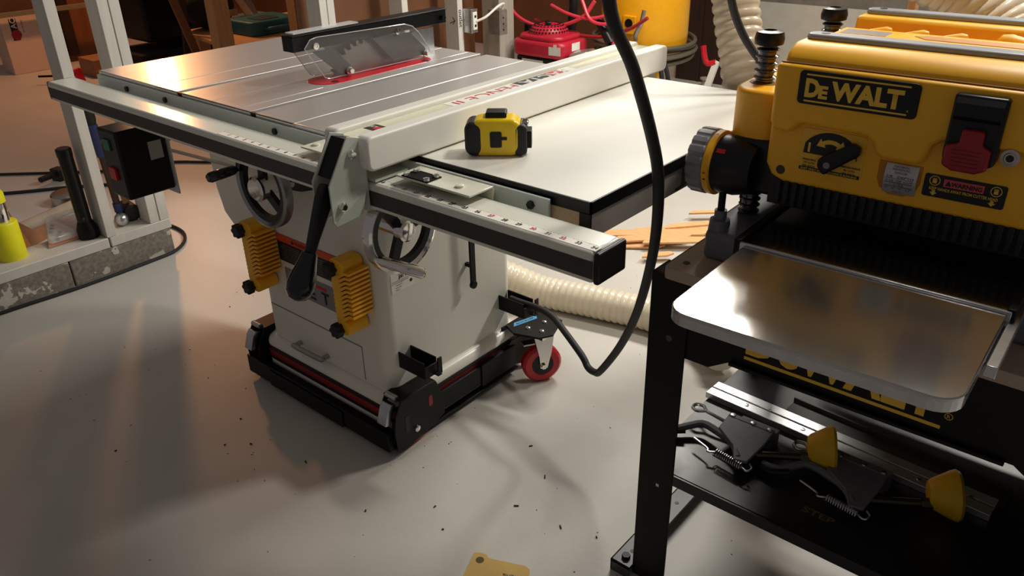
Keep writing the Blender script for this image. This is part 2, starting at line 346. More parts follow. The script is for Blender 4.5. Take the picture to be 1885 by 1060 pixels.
# cast iron top: left wing, main table, right wing
ZT = .89
lw = obj('left_wing', MB().box(0, .2715, 0, .681, ZT-.038, ZT), IRON, saw, .0015)
mt_ = MB()
mt_.box(.2735, .3638, 0, .681, ZT-.012, ZT).box(.3828, .502, 0, .681, ZT-.012, ZT).box(.599, .6395, 0, .681, ZT-.012, ZT).box(.6585, .782, 0, .681, ZT-.012, ZT)
mt_.box(.502, .599, 0, .215, ZT-.012, ZT).box(.502, .599, .575, .681, ZT-.012, ZT).box(.2735, .782, .001, .680, ZT-.045, ZT-.012)
main = obj('main_table', mt_, IRON, saw, .0012)
for x0 in (.3638, .6395): obj('mitre_slot', MB().box(x0, x0+.019, .0, .681, ZT-.0119, ZT-.011), GROOVE, main)
obj('ground_chamfer', MB().prism([(0, 0), (.006, -.012), (.006, 0)], (.275, -.001, ZT-.0008), Y_, Z_, (.505, 0, 0)), mat('rusty_chamfer', s(96, 66, 48), .5, .6, .2), main)
obj('right_wing', MB().box(.784, 1.054, 0, .681, ZT-.038, ZT), IRON, saw, .0015)
obj('table_edge', MB().box(0.001, 1.054, -.0022, .002, ZT-.030, ZT-.010), IRONSIDE, saw)
# throat insert, blade and guard
ins = MB(); ip = []
for i in range(13): a = R(180+180*i/12); ip.append((.5505+.047*math.cos(a), .265+.047*math.sin(a)))
for i in range(13): a = R(180*i/12); ip.append((.5505+.047*math.cos(a), .525+.047*math.sin(a)))
insert = obj('throat_insert', ins.prism(ip, (0, 0, ZT-.008), X_, Y_, (0, 0, .0088)), REDP, saw, .001)
for x, y in ((.578, .262), (.588, .535)): obj('finger_hole', MB().lathe([(.009, 0), (.009, .0004)], (x, y, ZT+.0006), Z_, 16), INK, insert)
bl = MB(); T = 40; bp = []
for i in range(T):
    a = 2*math.pi*i/T
    for da, rr in ((0, .127), (.035, .1275), (.05, .116), (.10, .117), (.135, .120)):
        bp.append((.127*0+math.cos(a+da)*rr, math.sin(a+da)*rr))
blade = obj('saw_blade', bl.prism(bp, (.534, .392, .834), Y_, Z_, (.003, 0, 0)), mat('blade_steel', (.36, .34, .32), .3, .9, .05), saw)
obj('throat_ledge', MB().box(.502, .599, .215, .575, ZT-.012, ZT-.0002), IRON, main)
obj('splitter', MB().prism([(.47, .85), (.62, .85), (.62, .955), (.56, .955), (.47, .93)], (.533, 0, 0), Y_, Z_, (.003, 0, 0)), STEEL, saw)
gd = obj('guard_arm', MB().box(.515, .551, .182, .652, .9625, .994).box(.512, .554, .182, .652, .994, .997), BLACKM, saw, .001)
shp = [(.205, .968), (.222, .985), (.24, .988), (.50, .980), (.525, .972), (.545, .955), (.575, .915), (.58, .902), (.572, .893), (.30, .8945), (.262, .8945), (.25, .899)]
for x0 in (.505, .558): obj('clear_shield', MB().prism(shp, (x0, 0, 0), Y_, Z_, (.0035, 0, 0)), CLEAR, gd, .001)
obj('light_behind_blade', MB().prism([(.285, .962), (.50, .962), (.50, .90), (.34, .90)], (.5095, 0, 0), Y_, Z_, (.002, 0, 0)), mat('painted_light_plate', s(206, 202, 196), .35, .2, .03), gd)  # added pale plate stands in for light seen through the guard
for x0 in (.507, .5605): obj('shield_edge_glint', MB().tube([(x0, *q) for q in shp+shp[:1]], .0011, 6), mat('painted_edge_glint', (.62, .60, .62), .12, var=0, alpha=.75, spec=.8), gd)  # pale tubes paint a highlight along the shield rims
obj('shield_top', MB().box(.52, .548, .19, .37, .999, 1.002), mat('clear_top_strip', (.85, .85, .84), .08, var=0, alpha=.6, spec=.8), gd)
for y, z in ((.235, .97), (.475, .967)): obj('rivet', MB().lathe([(.0075, 0), (.0075, .002), (.0035, .0022), (.0035, .0012)], (.5615, y, z), X_, 14), CHROME, gd)
obj('support_leg', MB().prism([(.228, .958), (.285, .958), (.335, .905), (.322, .893), (.303, .893)], (.5545, 0, 0), Y_, Z_, (.003, 0, 0)), mat('grey_guard_link', s(86, 88, 88), .4, var=.05), gd)
obj('rear_link', MB().prism([(.40, .962), (.52, .958), (.566, .915), (.572, .898), (.46, .8985), (.43, .93)], (.5545, 0, 0), Y_, Z_, (.003, 0, 0)), mat('grey_guard_link', s(86, 88, 88)), gd)
for y, z in ((.318, .9035), (.562, .902)): obj('guard_bolt', MB().cyl((.556, y, z), (.574, y, z), .006, 8).cyl((.5615, y, z), (.565, y, z), .009, 12), CHROME, gd)
obj('end_bolt', MB().cyl((.50, .635, .977), (.562, .635, .977), .007, 8), BLACKM, gd)
# front rail tube
rail = obj('rail_tube', MB().box(-.09, 1.527, -.0915, -.0255, .8225, .868), RAILP, saw, .0055, 3)
obj('dark_band', MB().box(-.089, 1.527, -.0922, -.0912, .8305, .8555), DARKBAND, rail)
obj('end_cap', MB().box(1.5268, 1.5365, -.0915, -.0255, .8225, .868), BLACKP, rail, .004, 3)
obj('end_cap', MB().box(-.095, -.0895, -.0905, -.0265, .8235, .867), BLACKP, rail, .003)
tp = obj('measuring_scale', MB().box(.655, 1.527, -.086, -.069, .8677, .8685), PAPERW, rail)
for i in range(1, 35):
    x = .6567+i*.0254
    if x < 1.525:
        red = i in (16, 27, 30, 32)
        txt('%d' % i if i % 12 else '%dF' % (i//12), (x, -.0775, .8685), X_, Y_, INKR if red else INK, tp, h=.0088 if i % 12 == 0 else .0072, bold=.03)
tk = MB()
for i in range(0, 34*8+1):
    x = .6567+i*.0254/8
    if x < 1.52:
        L = .010 if i % 8 == 0 else (.006 if i % 4 == 0 else .0035); tk.box(x-.0002, x+.0002, -.0695-L*.4, -.0695, .8685, .8688)
obj('tick_marks', tk, INK, tp)
ang = obj('rail_angle', MB().box(.002, 1.39, -.0075, -.0015, .845, .882).box(.002, 1.39, -.028, -.0015, .845, .851), mat('pale_grey_paint', s(206, 212, 206), .35, var=.03), saw, .001)
for x in (.15, .323, .73, 1.359): obj('hex_bolt', MB().lathe([(.0065, 0), (.0065, .005)], (x, -.0075, .8675), (0, -1, 0), 6), mat('dark_green_bolt', s(38, 48, 44), .4, .7), ang)
# switch box hanging from the rail
sw = obj('switch_box', MB().box(.06, .15, -.065, .055, .605, .775), BLACKP, saw, .005)
obj('start_button', MB().box(.085, .115, -.069, -.064, .725, .752), GREEN, sw)
obj('stop_button', MB().box(.085, .118, -.071, -.064, .652, .682), REDP, sw, .001)
obj('rating_sticker', MB().box(.1495, .1508, .008, .042, .69, .735), SILV, sw)
txt('JET', (.075, -.0655, .74), X_, Z_, INKW, sw, h=.008)
obj('switch_bracket', MB().box(.05, .158, .056, .06, .59, .845).box(.05, .158, -.04, .06, .81, .8225), mat('pale_grey_paint', s(206, 212, 206)), saw)
obj('switch_brace', MB().bar((.12, .062, .70), (.14, .25, .60), .05, .004).bar((.12, .062, .72), (.12, .2, .845), .05, .004), mat('pale_grey_paint', s(206, 212, 206)), saw)
# handwheels
def handwheel(c, ax, r, rim, spoke, knobdir, knoblen, knobang, hubr, kmat):
    u, v, d = frame(ax); c = V(c)
    w = obj('handwheel', MB().lathe([(r*.86, -.008), (r*.93, -.013), (r, -.010), (r*1.01, 0), (r, .010), (r*.93, .013), (r*.86, .008), (r*.86, -.008)], c, ax, 40, cap=False), rim, saw)
    obj('inner_ring', MB().lathe([(r*.72, -.007), (r*.86, -.008), (r*.86, .008), (r*.72, .007), (r*.72, -.007)], c, ax, 40, cap=False), spoke, w)
    sp = MB()
    for k in range(3):
        a = knobang+R(40)+2*math.pi*k/3; q = u*math.cos(a)+v*math.sin(a)
        sp.obox(c+q*r*.42, q, d.cross(q), d, r*.8, r*.22, .012)
    obj('spoke', sp, spoke, w)
    obj('hub', MB().lathe([(hubr*.75, -.07), (hubr*.75, .0), (hubr, .004), (hubr, .022), (hubr*.8, .027), (hubr*.4, .028)], c, ax, 20), CHROME, w)
    q = u*math.cos(knobang)+v*math.sin(knobang); a0 = c+q*r*.93; kd = V(knobdir).normalized()
    obj('crank_handle', MB().lathe([(.0065, 0), (.0075, .012), (.0115, .02), (.0125, knoblen*.6), (.0125, knoblen-.006), (.009, knoblen), (.001, knoblen+.001)], a0, kd, 16), kmat, w)
    return w
handwheel((.472, .105, .664), (0, -1, 0), .098, mat('satin_grey_rim', (.34, .35, .36), .3, 1.0), BLACKP, (-.02, -1, -.03), .085, R(-18), .03, mat('black_crank', (.06, .06, .065), .12, .7))
handwheel((.832, .195, .622), (1, 0, 0), .098, CHROME, BLACKP, (.85, .42, -.2), .115, R(27), .024, CHROME)
# extension table
ex = obj('extension_top', MB().box(1.056, 1.4545, .006, .70, ZT-.018, ZT), LAM, saw)
obj('edge_band', MB().box(1.056, 1.457, .0035, .0065, ZT-.019, ZT-.0003).box(1.4543, 1.457, .0035, .7025, ZT-.019, ZT-.0003).box(1.056, 1.457, .70, .7025, ZT-.019, ZT-.0003), BLACKP, ex)
ap = obj('side_apron', MB().box(1.438, 1.4555, .0065, .69, .832, ZT-.0185), mat('grey_laminate', s(150, 144, 136), .45, var=.03), saw)
obj('apron_end', MB().box(1.437, 1.4565, .0035, .0066, .832, ZT-.018), BLACKP, ap)
obj('front_apron', MB().box(1.056, 1.437, .0045, .020, .832, ZT-.019), mat('raw_particle_board', s(206, 178, 146), .7, var=.08, scale=200), saw)
for ch, yy in (('J', .262), ('E', .37), ('T', .478)): txt(ch, (1.4556, yy, .851), Y_, Z_, DARKBAND, ap, w=.042, h=.034, bold=.02)

# ================================================================== RIP FENCE
fen = thing('rip_fence', (1.07, .33, ZT), 'long white rip fence with beige tube and black lever across the saw table', 'fence')
fy0, fy1 = -.108, .778
def fboard(x0, x1):
    pts = rrect(fy1-fy0, .055, .012, 4, (fy0+fy1)/2, .9205)
    return MB().prism(pts, (x0, 0, 0), Y_, Z_, (x1-x0, 0, 0))
obj('fence_face', fboard(1.018, 1.046), HDPE, fen, .004, 3)
obj('fence_face', fboard(1.094, 1.122), HDPE, fen, .004, 3)
ft = obj('fence_tube', MB().box(1.046, 1.094, -.10, .776, .895, .940), BEIGE, fen, .002)
obj('name_decal', MB().box(1.050, 1.090, .128, .49, .9400, .9404), PAPERW, ft)
obj('decal_dark_block', MB().box(1.052, 1.088, .315, .445, .9403, .9406), INK, ft)
obj('decal_red_block', MB().box(1.052, 1.088, .415, .455, .9405, .9408), INKR, ft)
txt('XACTA', (1.070, .40, .9407), (0, -1, 0), (1, 0, 0), INKW, ft, w=.15, h=.026, bold=.03)
txt('FENCE II', (1.070, .225, .9404), (0, -1, 0), (1, 0, 0), INKR, ft, w=.165, h=.026, bold=-.005)
obj('logo_decal', MB().box(1.052, 1.088, -.055, -.028, .9400, .9404), INK, ft)
obj('logo_bar', MB().box(1.066, 1.088, -.049, -.035, .9403, .9407), INKR, ft)
txt('JET', (1.061, -.0415, .9404), X_, Y_, INKW, ft, h=.010, bold=.02)
bplate = [(-.102, .945), (-.128, .952), (-.171, .885), (-.171, .826), (-.165, .818), (-.113, .822), (-.098, .87), (-.098, .93)]
GRNG = mat('grey_green_paint', s(190, 196, 182), .3, var=.03)
for x0 in (1.0585, 1.0985): obj('bracket_plate', MB().prism(bplate, (x0, 0, 0), Y_, Z_, (.003, 0, 0)), GRNG, fen, .0006)
obj('bracket_channel', MB().prism([(-.104, .941), (-.126, .947), (-.160, .893), (-.155, .889), (-.120, .939), (-.104, .934)], (1.0615, 0, 0), Y_, Z_, (.037, 0, 0)), BLACKM, fen)
obj('bracket_back', MB().box(1.06, 1.098, -.099, -.094, .823, .893).box(1.05, 1.112, -.09, -.02, .8715, .8755), GRNG, fen)
for y, z in ((-.124, .924), (-.152, .848)): obj('cap_screw', MB().lathe([(.0075, 0), (.0075, .004), (.005, .006), (.0048, .008), (.001, .008)], (1.1015, y, z), X_, 8), CHROME, fen)
lv = obj('lock_lever', MB().prism([(-.152, .878), (-.168, .885), (-.180, .868), (-.205, .805), (-.214, .783), (-.202, .779), (-.19, .80), (-.160, .845)], (1.072, 0, 0), Y_, Z_, (.016, 0, 0)), BLACKP, fen, .003)
obj('lever_grip', MB().lathe([(.012, 0), (.0125, .004), (.016, .02), (.021, .04), (.0225, .052), (.021, .064), (.014, .074), (.004, .078)], (1.08, -.2065, .784), (0, -.5, -.9), 20), mat('gloss_black', s(10, 10, 11), .12), lv)
tabm = mat('tab_cream', s(224, 222, 204), .25)
for x0, x1 in ((1.136, 1.292), (.892, 1.008)): 
    tb = obj('rail_glide', MB().box(x0, x1, -.068, -.013, .880, .8835).box(x0, x1, -.0165, -.013, .862, .8835), tabm, fen, .001)
    obj('glide_button', MB().lathe([(.007, 0), (.0068, .003), (.004, .004)], ((x0+x1)/2+.04*(1 if x0 > 1.1 else -1), -.048, .8835), Z_, 14), tabm, tb)
cp = obj('cursor_plate', MB().box(1.148, 1.205, -.068, -.035, .8836, .8856), mat('matte_black_plate', s(8, 8, 8), .7, spec=.1), fen, .001)
for x, y in ((1.155, -.062), (1.198, -.062), (1.155, -.041), (1.198, -.041)): obj('screw', MB().lathe([(.0055, 0), (.005, .0035), (.002, .0045)], (x, y, .8856), Z_, 12), CHROME, cp)
obj('cursor_window', MB().box(1.145, 1.208, -.092, -.060, .8698, .8715), CLEAR, fen, .001)

# ================================================================== MOBILE BASE
mbase = thing('mobile_base', (.49, .42, 0), 'black steel mobile base with red wheels under the table saw', 'mobile base')
obj('front_rail', MB().box(.17, .775, .142, .166, .016, .072).box(.28, .60, .138, .142, .014, .064), BLACKM, mbase, .002)
obj('side_rail', MB().box(.772, .782, .16, .64, .045, .104).box(.772, .786, .48, .64, .040, .108).box(.74, .782, .16, .64, .018, .024), BLACKM, mbase, .0015)
obj('side_rail', MB().box(.205, .215, .16, .70, .045, .104), BLACKM, mbase, .0015)
obj('back_rail', MB().box(.2, .79, .688, .70, .03, .10), BLACKM, mbase, .0015)
for y in (.345, .36, .42, .44): obj('hole', MB().lathe([(.003, 0), (.003, .0004)], (.7822, y, .082), X_, 10), INK, mbase)
def front_caster(x0, x1, flip):
    sideplate = [(.158, .128), (.178, .160), (.298, .160), (.325, .098), (.322, .048), (.276, .032), (.172, .014), (.155, .022), (.15, .08)]
    h = obj('caster_housing', MB().prism(sideplate, (x1-.004, 0, 0), Y_, Z_, (.004, 0, 0)).prism(sideplate, (x0, 0, 0), Y_, Z_, (.004, 0, 0)).box(x0, x1, .175, .295, .160, .164), BLACKM, mbase, .001)
    obj('wheel', MB().lathe([(.02, -.016), (.048, -.016), (.052, -.012), (.052, .012), (.048, .016), (.02, .016)], ((x0+x1)/2, .232, .0525), X_, 30), REDU, h)
    xo = x1 if not flip else x0
    for cyy, czz, hh, mm in ((.192, .085, .05, INK), (.275, .112, .032, REDDK)):
        obj('slot', MB().prism(rrect(.013, hh, .006, 4, cyy, czz), (xo+.0002, 0, 0), Y_, Z_, (.0006, 0, 0)), mm, h)
    obj('axle_bolt', MB().lathe([(.009, 0), (.0085, .004), (.006, .0055)], (xo, .222, .0565), X_, 14), CHROME, h)
    obj('foot_pedal', MB().prism([(.134, .104), (.148, .145), (.158, .156), (.174, .150), (.164, .135), (.150, .100)], ((x0+x1)/2-.016, 0, 0), Y_, Z_, (.032, 0, 0)), STEEL, h, .001)
    obj('pedal_pin', MB().cyl(((x0+x1)/2-.018, .176, .166), ((x0+x1)/2+.018, .176, .166), .008, 12), STEEL, h)
front_caster(.735, .795, False)
front_caster(.168, .228, True)
rc = obj('rear_caster_plate', MB().prism([(.752, .62), (.80, .598), (.872, .622), (.892, .66), (.862, .742), (.755, .742)], (0, 0, .155), X_, Y_, (0, 0, .006)).box(.752, .757, .60, .74, .06, .161).prism([(.757, .155), (.83, .155), (.80, .12), (.785, .07), (.757, .06)], (0, .737, 0), X_, Z_, (0, .005, 0)), BLACKM, mbase, .0015)
for x, y in ((.815, .645), (.856, .655), (.83, .70)): obj('bolt_head', MB().lathe([(.008, 0), (.007, .004), (.003, .0055)], (x, y, .161), Z_, 12), CHROME, rc)
stk = obj('blue_sticker', MB().prism([(.765, .642), (.778, .626), (.800, .704), (.787, .716)], (0, 0, .161), X_, Y_, (0, 0, .0006)), LBLUE, rc)
txt('ROCKLER', (.7825, .672, .1616), (.24, .97, 0), (-.97, .24, 0), INK, rc, w=.062, h=.007, bold=.02)
ca = V((.55, .83, 0)).normalized(); cax = V((ca.y, -ca.x, 0))   # wheel plane runs along ca
wc = V((.852, .656, .058))
rw = obj('wheel', MB().lathe([(.030, -.013), (.034, -.016), (.050, -.016), (.0575, -.009), (.0575, .009), (.050, .016), (.034, .016), (.030, .013)], wc, cax, 36), REDU, rc)
obj('wheel_core', MB().lathe([(.012, -.014), (.036, -.0145), (.036, .0145), (.012, .014)], wc, cax, 24), BLACKP, rc)
fk = MB()
for sg in (-1, 1): fk.prism([(-.026, .152), (.03, .152), (.024, .10), (.012, .05), (-.008, .05), (-.012, .09)], wc*1-V((0, 0, wc.z))+cax*(sg*.021-.0015), ca, Z_, cax*.003)
fk.box(wc.x-.024, wc.x+.024, wc.y-.024, wc.y+.024, .147, .155)
obj('fork', fk, CHROME, rc)
obj('axle_nut', MB().lathe([(.008, 0), (.008, .007)], wc+cax*.0225, cax, 6), CHROME, rc)
obj('brake_tab', MB().bar(wc-ca*.055+V((0, 0, .07)), wc-ca*.01+V((0, 0, .072)), .026, .005), STEEL, rc, .001)
obj('inner_disc', MB().lathe([(.045, 0), (.045, .004)], (.79, .64, .085), (1, -.5, 0), 24), mat('grey_disc', s(96, 92, 88), .5), rc)

# ================================================================== FEATHERBOARDS
def feather(x0, label):
    t = thing('featherboard', (x0, .19, .335), label, 'featherboard', 'featherboards stuck to the saw cabinet')
    b = obj('body', MB().prism(rrect(.030, .185, .008, 4, x0+.012, .43), (0, .13, 0), X_, Z_, (0, .058, 0)), YELF, t, .003)
    for zc, nm in ((.508, 0), (.347, 1)):
        obj('end_block', MB().prism(rrect(.050-.008*nm, .036, .014, 4, x0+.022, zc), (0, .128, 0), X_, Z_, (0, .060, 0)), YELF, t, .003)
        k = []
        for i in range(24):
            a = 2*math.pi*i/24; k.append((.017+.003*math.cos(6*a), a))
        obj('knob', MB().prism([(r*math.cos(a), r*math.sin(a)) for r, a in k], (x0+.008, .108, zc-.006), X_, Z_, (0, .021, 0)), BLACKR, t, .003)
    for i in range(11):
        z = .366+i*.0112
        obj('finger', MB().prism([(x0+.022, z), (x0+.050, z+.017), (x0+.066, z+.019), (x0+.066, z+.0245), (x0+.048, z+.0235), (x0+.022, z+.0075)], (0, .128, 0), X_, Z_, (0, .06, 0)), YELF, t)
        obj('finger', MB().prism([(x0-.002, z), (x0-.009, z-.006), (x0-.009, z-.001), (x0-.002, z+.006)], (0, .134, 0), X_, Z_, (0, .05, 0)), YELF, t)
feather(.288, 'yellow featherboard with black knobs nearest the front handwheel on the saw cabinet')
feather(.652, 'yellow featherboard with black knobs beside the cabinet corner, right of the black lever')

# ================================================================== TAPE MEASURE
tm = thing('tape_measure', (1.20, .09, ZT), 'yellow and black tape measure lying on white extension table', 'tape measure', rz=R(0))
tu = V((.80, .60, 0)).normalized(); tn = V((tu.y, -tu.x, 0)); to = V((1.205, .095, ZT))
def tprof(w, h, r, cx=0, cz=0): return rrect(w, h, r, 6, cx, cz)
obj('case', MB().prism(tprof(.082, .060, .018, .000, .031), to-tn*.022, tu, Z_, tn*.046), YELT, tm, .006, 3)
obj('rubber_grip', MB().prism(tprof(.030, .056, .014, -.036, .029), to-tn*.025, tu, Z_, tn*.050), BLACKR, tm, .007, 3)
obj('nose', MB().prism(tprof(.022, .050, .008, .039, .027), to-tn*.024, tu, Z_, tn*.048), BLACKR, tm, .004, 3)
obj('thumb_lock', MB().prism(tprof(.034, .010, .003, .000, .0645), to-tn*.018, tu, Z_, tn*.030), BLACKP, tm, .002)
obj('badge', MB().prism(tprof(.019, .026, .003, .000, .029), to+tn*.0238, tu, Z_, tn*.0012), BLACKP, tm)
obj('badge_tab', MB().prism(tprof(.010, .005, .001, .013, .031), to+tn*.0238, tu, Z_, tn*.0012), BLACKP, tm)
obj('hook', MB().obox(to+tu*.053+V((0, 0, .026)), tu, tn, Z_, .008, .03, .028), BLACKM, tm, .001)
obj('end_lip', MB().obox(to+tu*.046+V((0, 0, .050)), tu, tn, Z_, .012, .02, .008), CHROME, tm, .002)

# ================================================================== PLANER STAND
PR = R(1.2)
st = thing('planer_stand', (1.79, .45, 0), 'black steel stand with a lower shelf under the yellow planer', 'stand')
legp = [(0, 0), (.072, 0), (.072, .004), (.004, .004), (.004, .055), (0, .055)]
for x, sx in ((1.447, 1), (2.133, -1)):
    for y, sy in ((.203, 1), (.705, -1)):
        b = MB().prism(legp, (x, y, .01), (sx, 0, 0), (0, sy, 0), (0, 0, .695))
        lg = obj('leg', b, BLACKM, st, .001)
        if sx > 0 and sy > 0:
            obj('square_hole', MB().box(1.486, 1.492, .2024, .2031, .262, .268), PAPERW, lg)
            obj('round_hole', MB().lathe([(.006, 0), (.006, .0005)], (1.488, .2030, .588), (0, -1, 0), 14), mat('hole_grey', s(70, 70, 72), .6), lg)
for x0, x1 in ((1.402, 1.447), (2.133, 2.178)):
    fb = obj('foot_bar', MB().box(x0, x1, .19, .72, .024, .030).box(x0, x0+.004, .19, .72, .002, .03).box(x0, x1, .19, .194, .0, .03), mat('grey_black_paint', s(58, 62, 64), .4, var=.1), st, .001)
    for y in (.235, .335, .42, .52, .62): obj('hole', MB().lathe([(.005, 0), (.005, .0004)], (x1-.02, y, .0300), Z_, 12), INK, fb)
    obj('foot_bolt', MB().lathe([(.009, 0), (.009, .008)], (x0+.024, .212, .030), Z_, 6), BLACKM, fb)
obj('front_apron', MB().prism([(1.452, .705), (2.128, .705), (2.128, .555), (2.05, .555), (2.01, .582), (1.60, .582), (1.562, .557), (1.452, .557)], (0, .207, 0), X_, Z_, (0, .004, 0)).box(1.60, 2.0, .1985, .207, .580, .586), BLACKM, st, .001)
for sx in (1.452, 2.124): obj('side_apron', MB().box(sx, sx+.004, .207, .70, .58, .705), BLACKM, st)
obj('back_apron', MB().box(1.452, 2.128, .700, .704, .58, .705), BLACKM, st)
obj('back_light_block', MB().box(1.60, 2.128, .694, .698, .40, .58), BLACKM, st)  # added sheet, keeps light from behind off the shelf
obj('side_light_block', MB().box(2.118, 2.122, .26, .65, .302, .58), BLACKM, st)  # added out-of-view sheet, blocks light reaching the shelf from the right
txt('DeWALT', (1.766, .2068, .645), X_, Z_, YELD, st, w=.285, h=.075, bold=.035)
obj('yellow_rule', MB().box(1.622, 1.915, .2064, .2071, .598, .6035), YELD, st)
obj('yellow_rule', MB().box(1.622, 1.915, .2064, .2071, .687, .691), YELD, st)
rg = obj('registered_ring', MB().lathe([(.0055, 0), (.0055, .0003), (.0046, .0003), (.0046, 0)], (1.922, .2068, .622), (0, -1, 0), 18, cap=False), YELD, st)
txt('R', (1.922, .2066, .622), X_, Z_, YELD, st, h=.0055)
tp_ = obj('top_board', MB().prism(rrect(.668, .53, .01, 3, 1.808, .455), (0, 0, .705), X_, Y_, (0, 0, .020)), MDF, st, .001)
for x, y in ((1.497, .225), (2.1, .225)): obj('screw', MB().lathe([(.006, 0), (.006, .0006)], (x, y, .725), Z_, 10), BLACKM, tp_)
sh = obj('shelf', MB().box(1.452, 2.128, .210, .702, .298, .302).box(1.5195, 2.06, .203, .206, .280, .303), mat('shelf_black', s(30, 30, 31), .33, var=.3, scale=20, rvar=.1), st)
txt('STEP', (1.765, .272, .3021), X_, Y_, mat('shelf_print', s(110, 96, 50), .6), sh, w=.055, h=.015, bold=.02)

# ================================================================== THINGS ON THE SHELF
at = thing('aluminium_track', (1.72, .47, .302), 'long aluminium T-track strip at the back of the shelf', 'track')
a0, a1 = V((1.447, .492, .309)), V((1.996, .462, .309)); ad = (a1-a0).normalized(); an = V((-ad.y, ad.x, 0))
for off in (-.014, .014): obj('track_bar', MB().bar(a0+an*off, a1+an*off, .024, .014), ALU, at, .001)
obj('track_web', MB().bar(a0-Z_*.004, a1-Z_*.004, .03, .005), GROOVE, at)
for i, tq in enumerate((.16, .24, .38, .47, .78, .93)):
    obj('screw', MB().lathe([(.0045, 0), (.0042, .0015), (.001, .0018)], a0+(a1-a0)*tq+an*(.002 if i % 2 else -.012)+Z_*.007, Z_, 10), STEEL, at)
gp = thing('mounting_strip', (1.8, .54, .302), 'flat grey metal strip lying behind the aluminium track', 'strip')
obj('strip', MB().bar((1.60, .535, .306), (2.01, .505, .306), .05, .007), mat('dull_grey_bar', s(74, 72, 68), .55), gp, .001)
obj('strip_lip', MB().bar((1.60, .56, .312), (2.01, .53, .312), .004, .012), mat('dull_grey_bar', s(74, 72, 68)), gp)
def rollerguide(o, label):
    o = V(o); t = thing('roller_guide', (o.x, o.y, .302), label, 'roller guide', 'spring roller guides on the shelf')
    def P(x, y, z): return o+V((x, y, z))
    br = obj('bracket', MB().prism([(0, .052), (.092, .052), (.092, .012), (.085, -.045), (.062, -.052), (.045, -.02), (.0, .01)], P(0, 0, .030), X_, (0, 1, .12), (0, 0, .006)).box(o.x, o.x+.092, o.y+.048, o.y+.060, .302, .345), GREYC, t, .0015)
    for xx in (.008, .050, .084): obj('screw', MB().lathe([(.0055, 0), (.005, .002), (.001, .0025)], P(xx, .054, .043), Z_, 10), STEEL, br)
    obj('mount_rail', MB().box(o.x+.02, o.x+.096, o.y+.060, o.y+.075, .302, .338), GREYC, br, .001)
    obj('eye_bolt', MB().tube(spline([P(.03, .045, .022), P(-.03, .047, .03), P(-.046, .05, .03), P(-.06, .062, .03), P(-.074, .058, .03), P(-.074, .044, .03), P(-.062, .04, .03), P(-.046, .05, .031)], 5), .0035, 8), STEEL, t)
    obj('spring', MB().tube(helix(P(.022, -.044, .02), P(.078, -.052, .02), .0075, 13, 10), .0012, 5), STEEL, t)
    obj('spring_hook', MB().tube(spline([P(.022, -.044, .02), P(.01, -.05, .02), P(.004, -.042, .02), P(-.03, -.03, .02)], 5), .0022, 6), STEEL, t)
    obj('spring_hook', MB().tube(spline([P(.078, -.052, .02), P(.092, -.06, .022), P(.098, -.05, .024), P(.09, -.042, .026)], 5), .0022, 6), STEEL, t)
    obj('curved_arm', MB().tube(spline([P(.066, -.040, .026), P(.04, -.008, .026), P(.0, .008, .026), P(-.035, .016, .024), P(-.055, .0, .02), P(-.075, -.02, .016), P(-.105, -.02, .012)], 5), .0075, 8), GREYC, t)
    obj('hooked_tip', MB().tube(spline([P(-.055, -.018, .018), P(-.08, -.034, .016), P(-.105, -.030, .012), P(-.115, -.012, .012)], 5), .0055, 8), mat('dark_oiled_steel', s(40, 36, 34), .35, .7), t)
    obj('axle', MB().cyl(P(.085, -.005, .022), P(.155, .030, .030), .0075, 12).cyl(P(.155, .030, .030), P(.185, .045, .033), .0095, 6), mat('brass_bolt', s(74, 66, 52), .35, .8), t)
    ax = V((.9, .42, .1)).normalized()
    obj('roller', MB().lathe([(.012, -.014), (.021, -.014), (.026, -.009), (.041, .020), (.044, .029), (.041, .034), (.012, .034)], P(.172, .055, .042), ax, 28), YELR, t)
rollerguide((1.535, .335, .302), 'spring roller guide with yellow roller, nearest the stand leg')
rollerguide((1.742, .345, .302), 'spring roller guide with yellow roller, farther along the shelf from the leg')

# ================================================================== PLANER
pln = thing('thickness_planer', (1.62, .2, .725), 'yellow and black benchtop thickness planer with steel infeed table', 'planer', rz=PR)
obj('base_casting', MB().prism([(.262, .725), (.262, .772), (.30, .784), (.62, .784), (.66, .772), (.66, .725)], (1.507, 0, 0), Y_, Z_, (.575, 0, 0)), GREYC, pln, .008, 3)
obj('bed', MB().box(1.618, 1.962, .140, .70, .806, .8245), BEDM, pln, .001)
obj('bed_support', MB().box(1.63, 1.95, .20, .66, .784, .806), BLACKM, pln)
for x0 in (1.610, 1.956): obj('bed_side_rail', MB().box(x0, x0+.010, .14, .66, .800, .830), BLACKM, pln, .001)
# infeed table with rolled lip
ipl = [(1.6265, .136), (1.6265, -.062)]
for i in range(1, 7): a = R(180+90*i/6); ipl.append((1.6565+.03*math.cos(a), -.062+.03*math.sin(a)))
for i in range(0, 7): a = R(270+90*i/6); ipl.append((1.928+.03*math.cos(a), -.062+.03*math.sin(a)))
ipl += [(1.958, .136)]
inf = obj('infeed_table', MB().prism(ipl, (0, 0, .818), X_, Y_, (0, 0, .0062)), INFEED, pln, .0015, 2)
rim = MB(); n = len(ipl)
for i in range(n-1):
    a, b = V((*ipl[i], 0)), V((*ipl[i+1], 0)); c_ = V((1.792, .03, 0)); ai = a+(c_-a).normalized()*.003; bi = b+(c_-b).normalized()*.003
    rim.add([a+Z_*.807, b+Z_*.807, b+Z_*.8195, a+Z_*.8195, ai+Z_*.807, bi+Z_*.807, bi+Z_*.8195, ai+Z_*.8195], [(0, 1, 2, 3), (7, 6, 5, 4), (0, 4, 5, 1)])
obj('infeed_lip', rim, STEEL, inf)
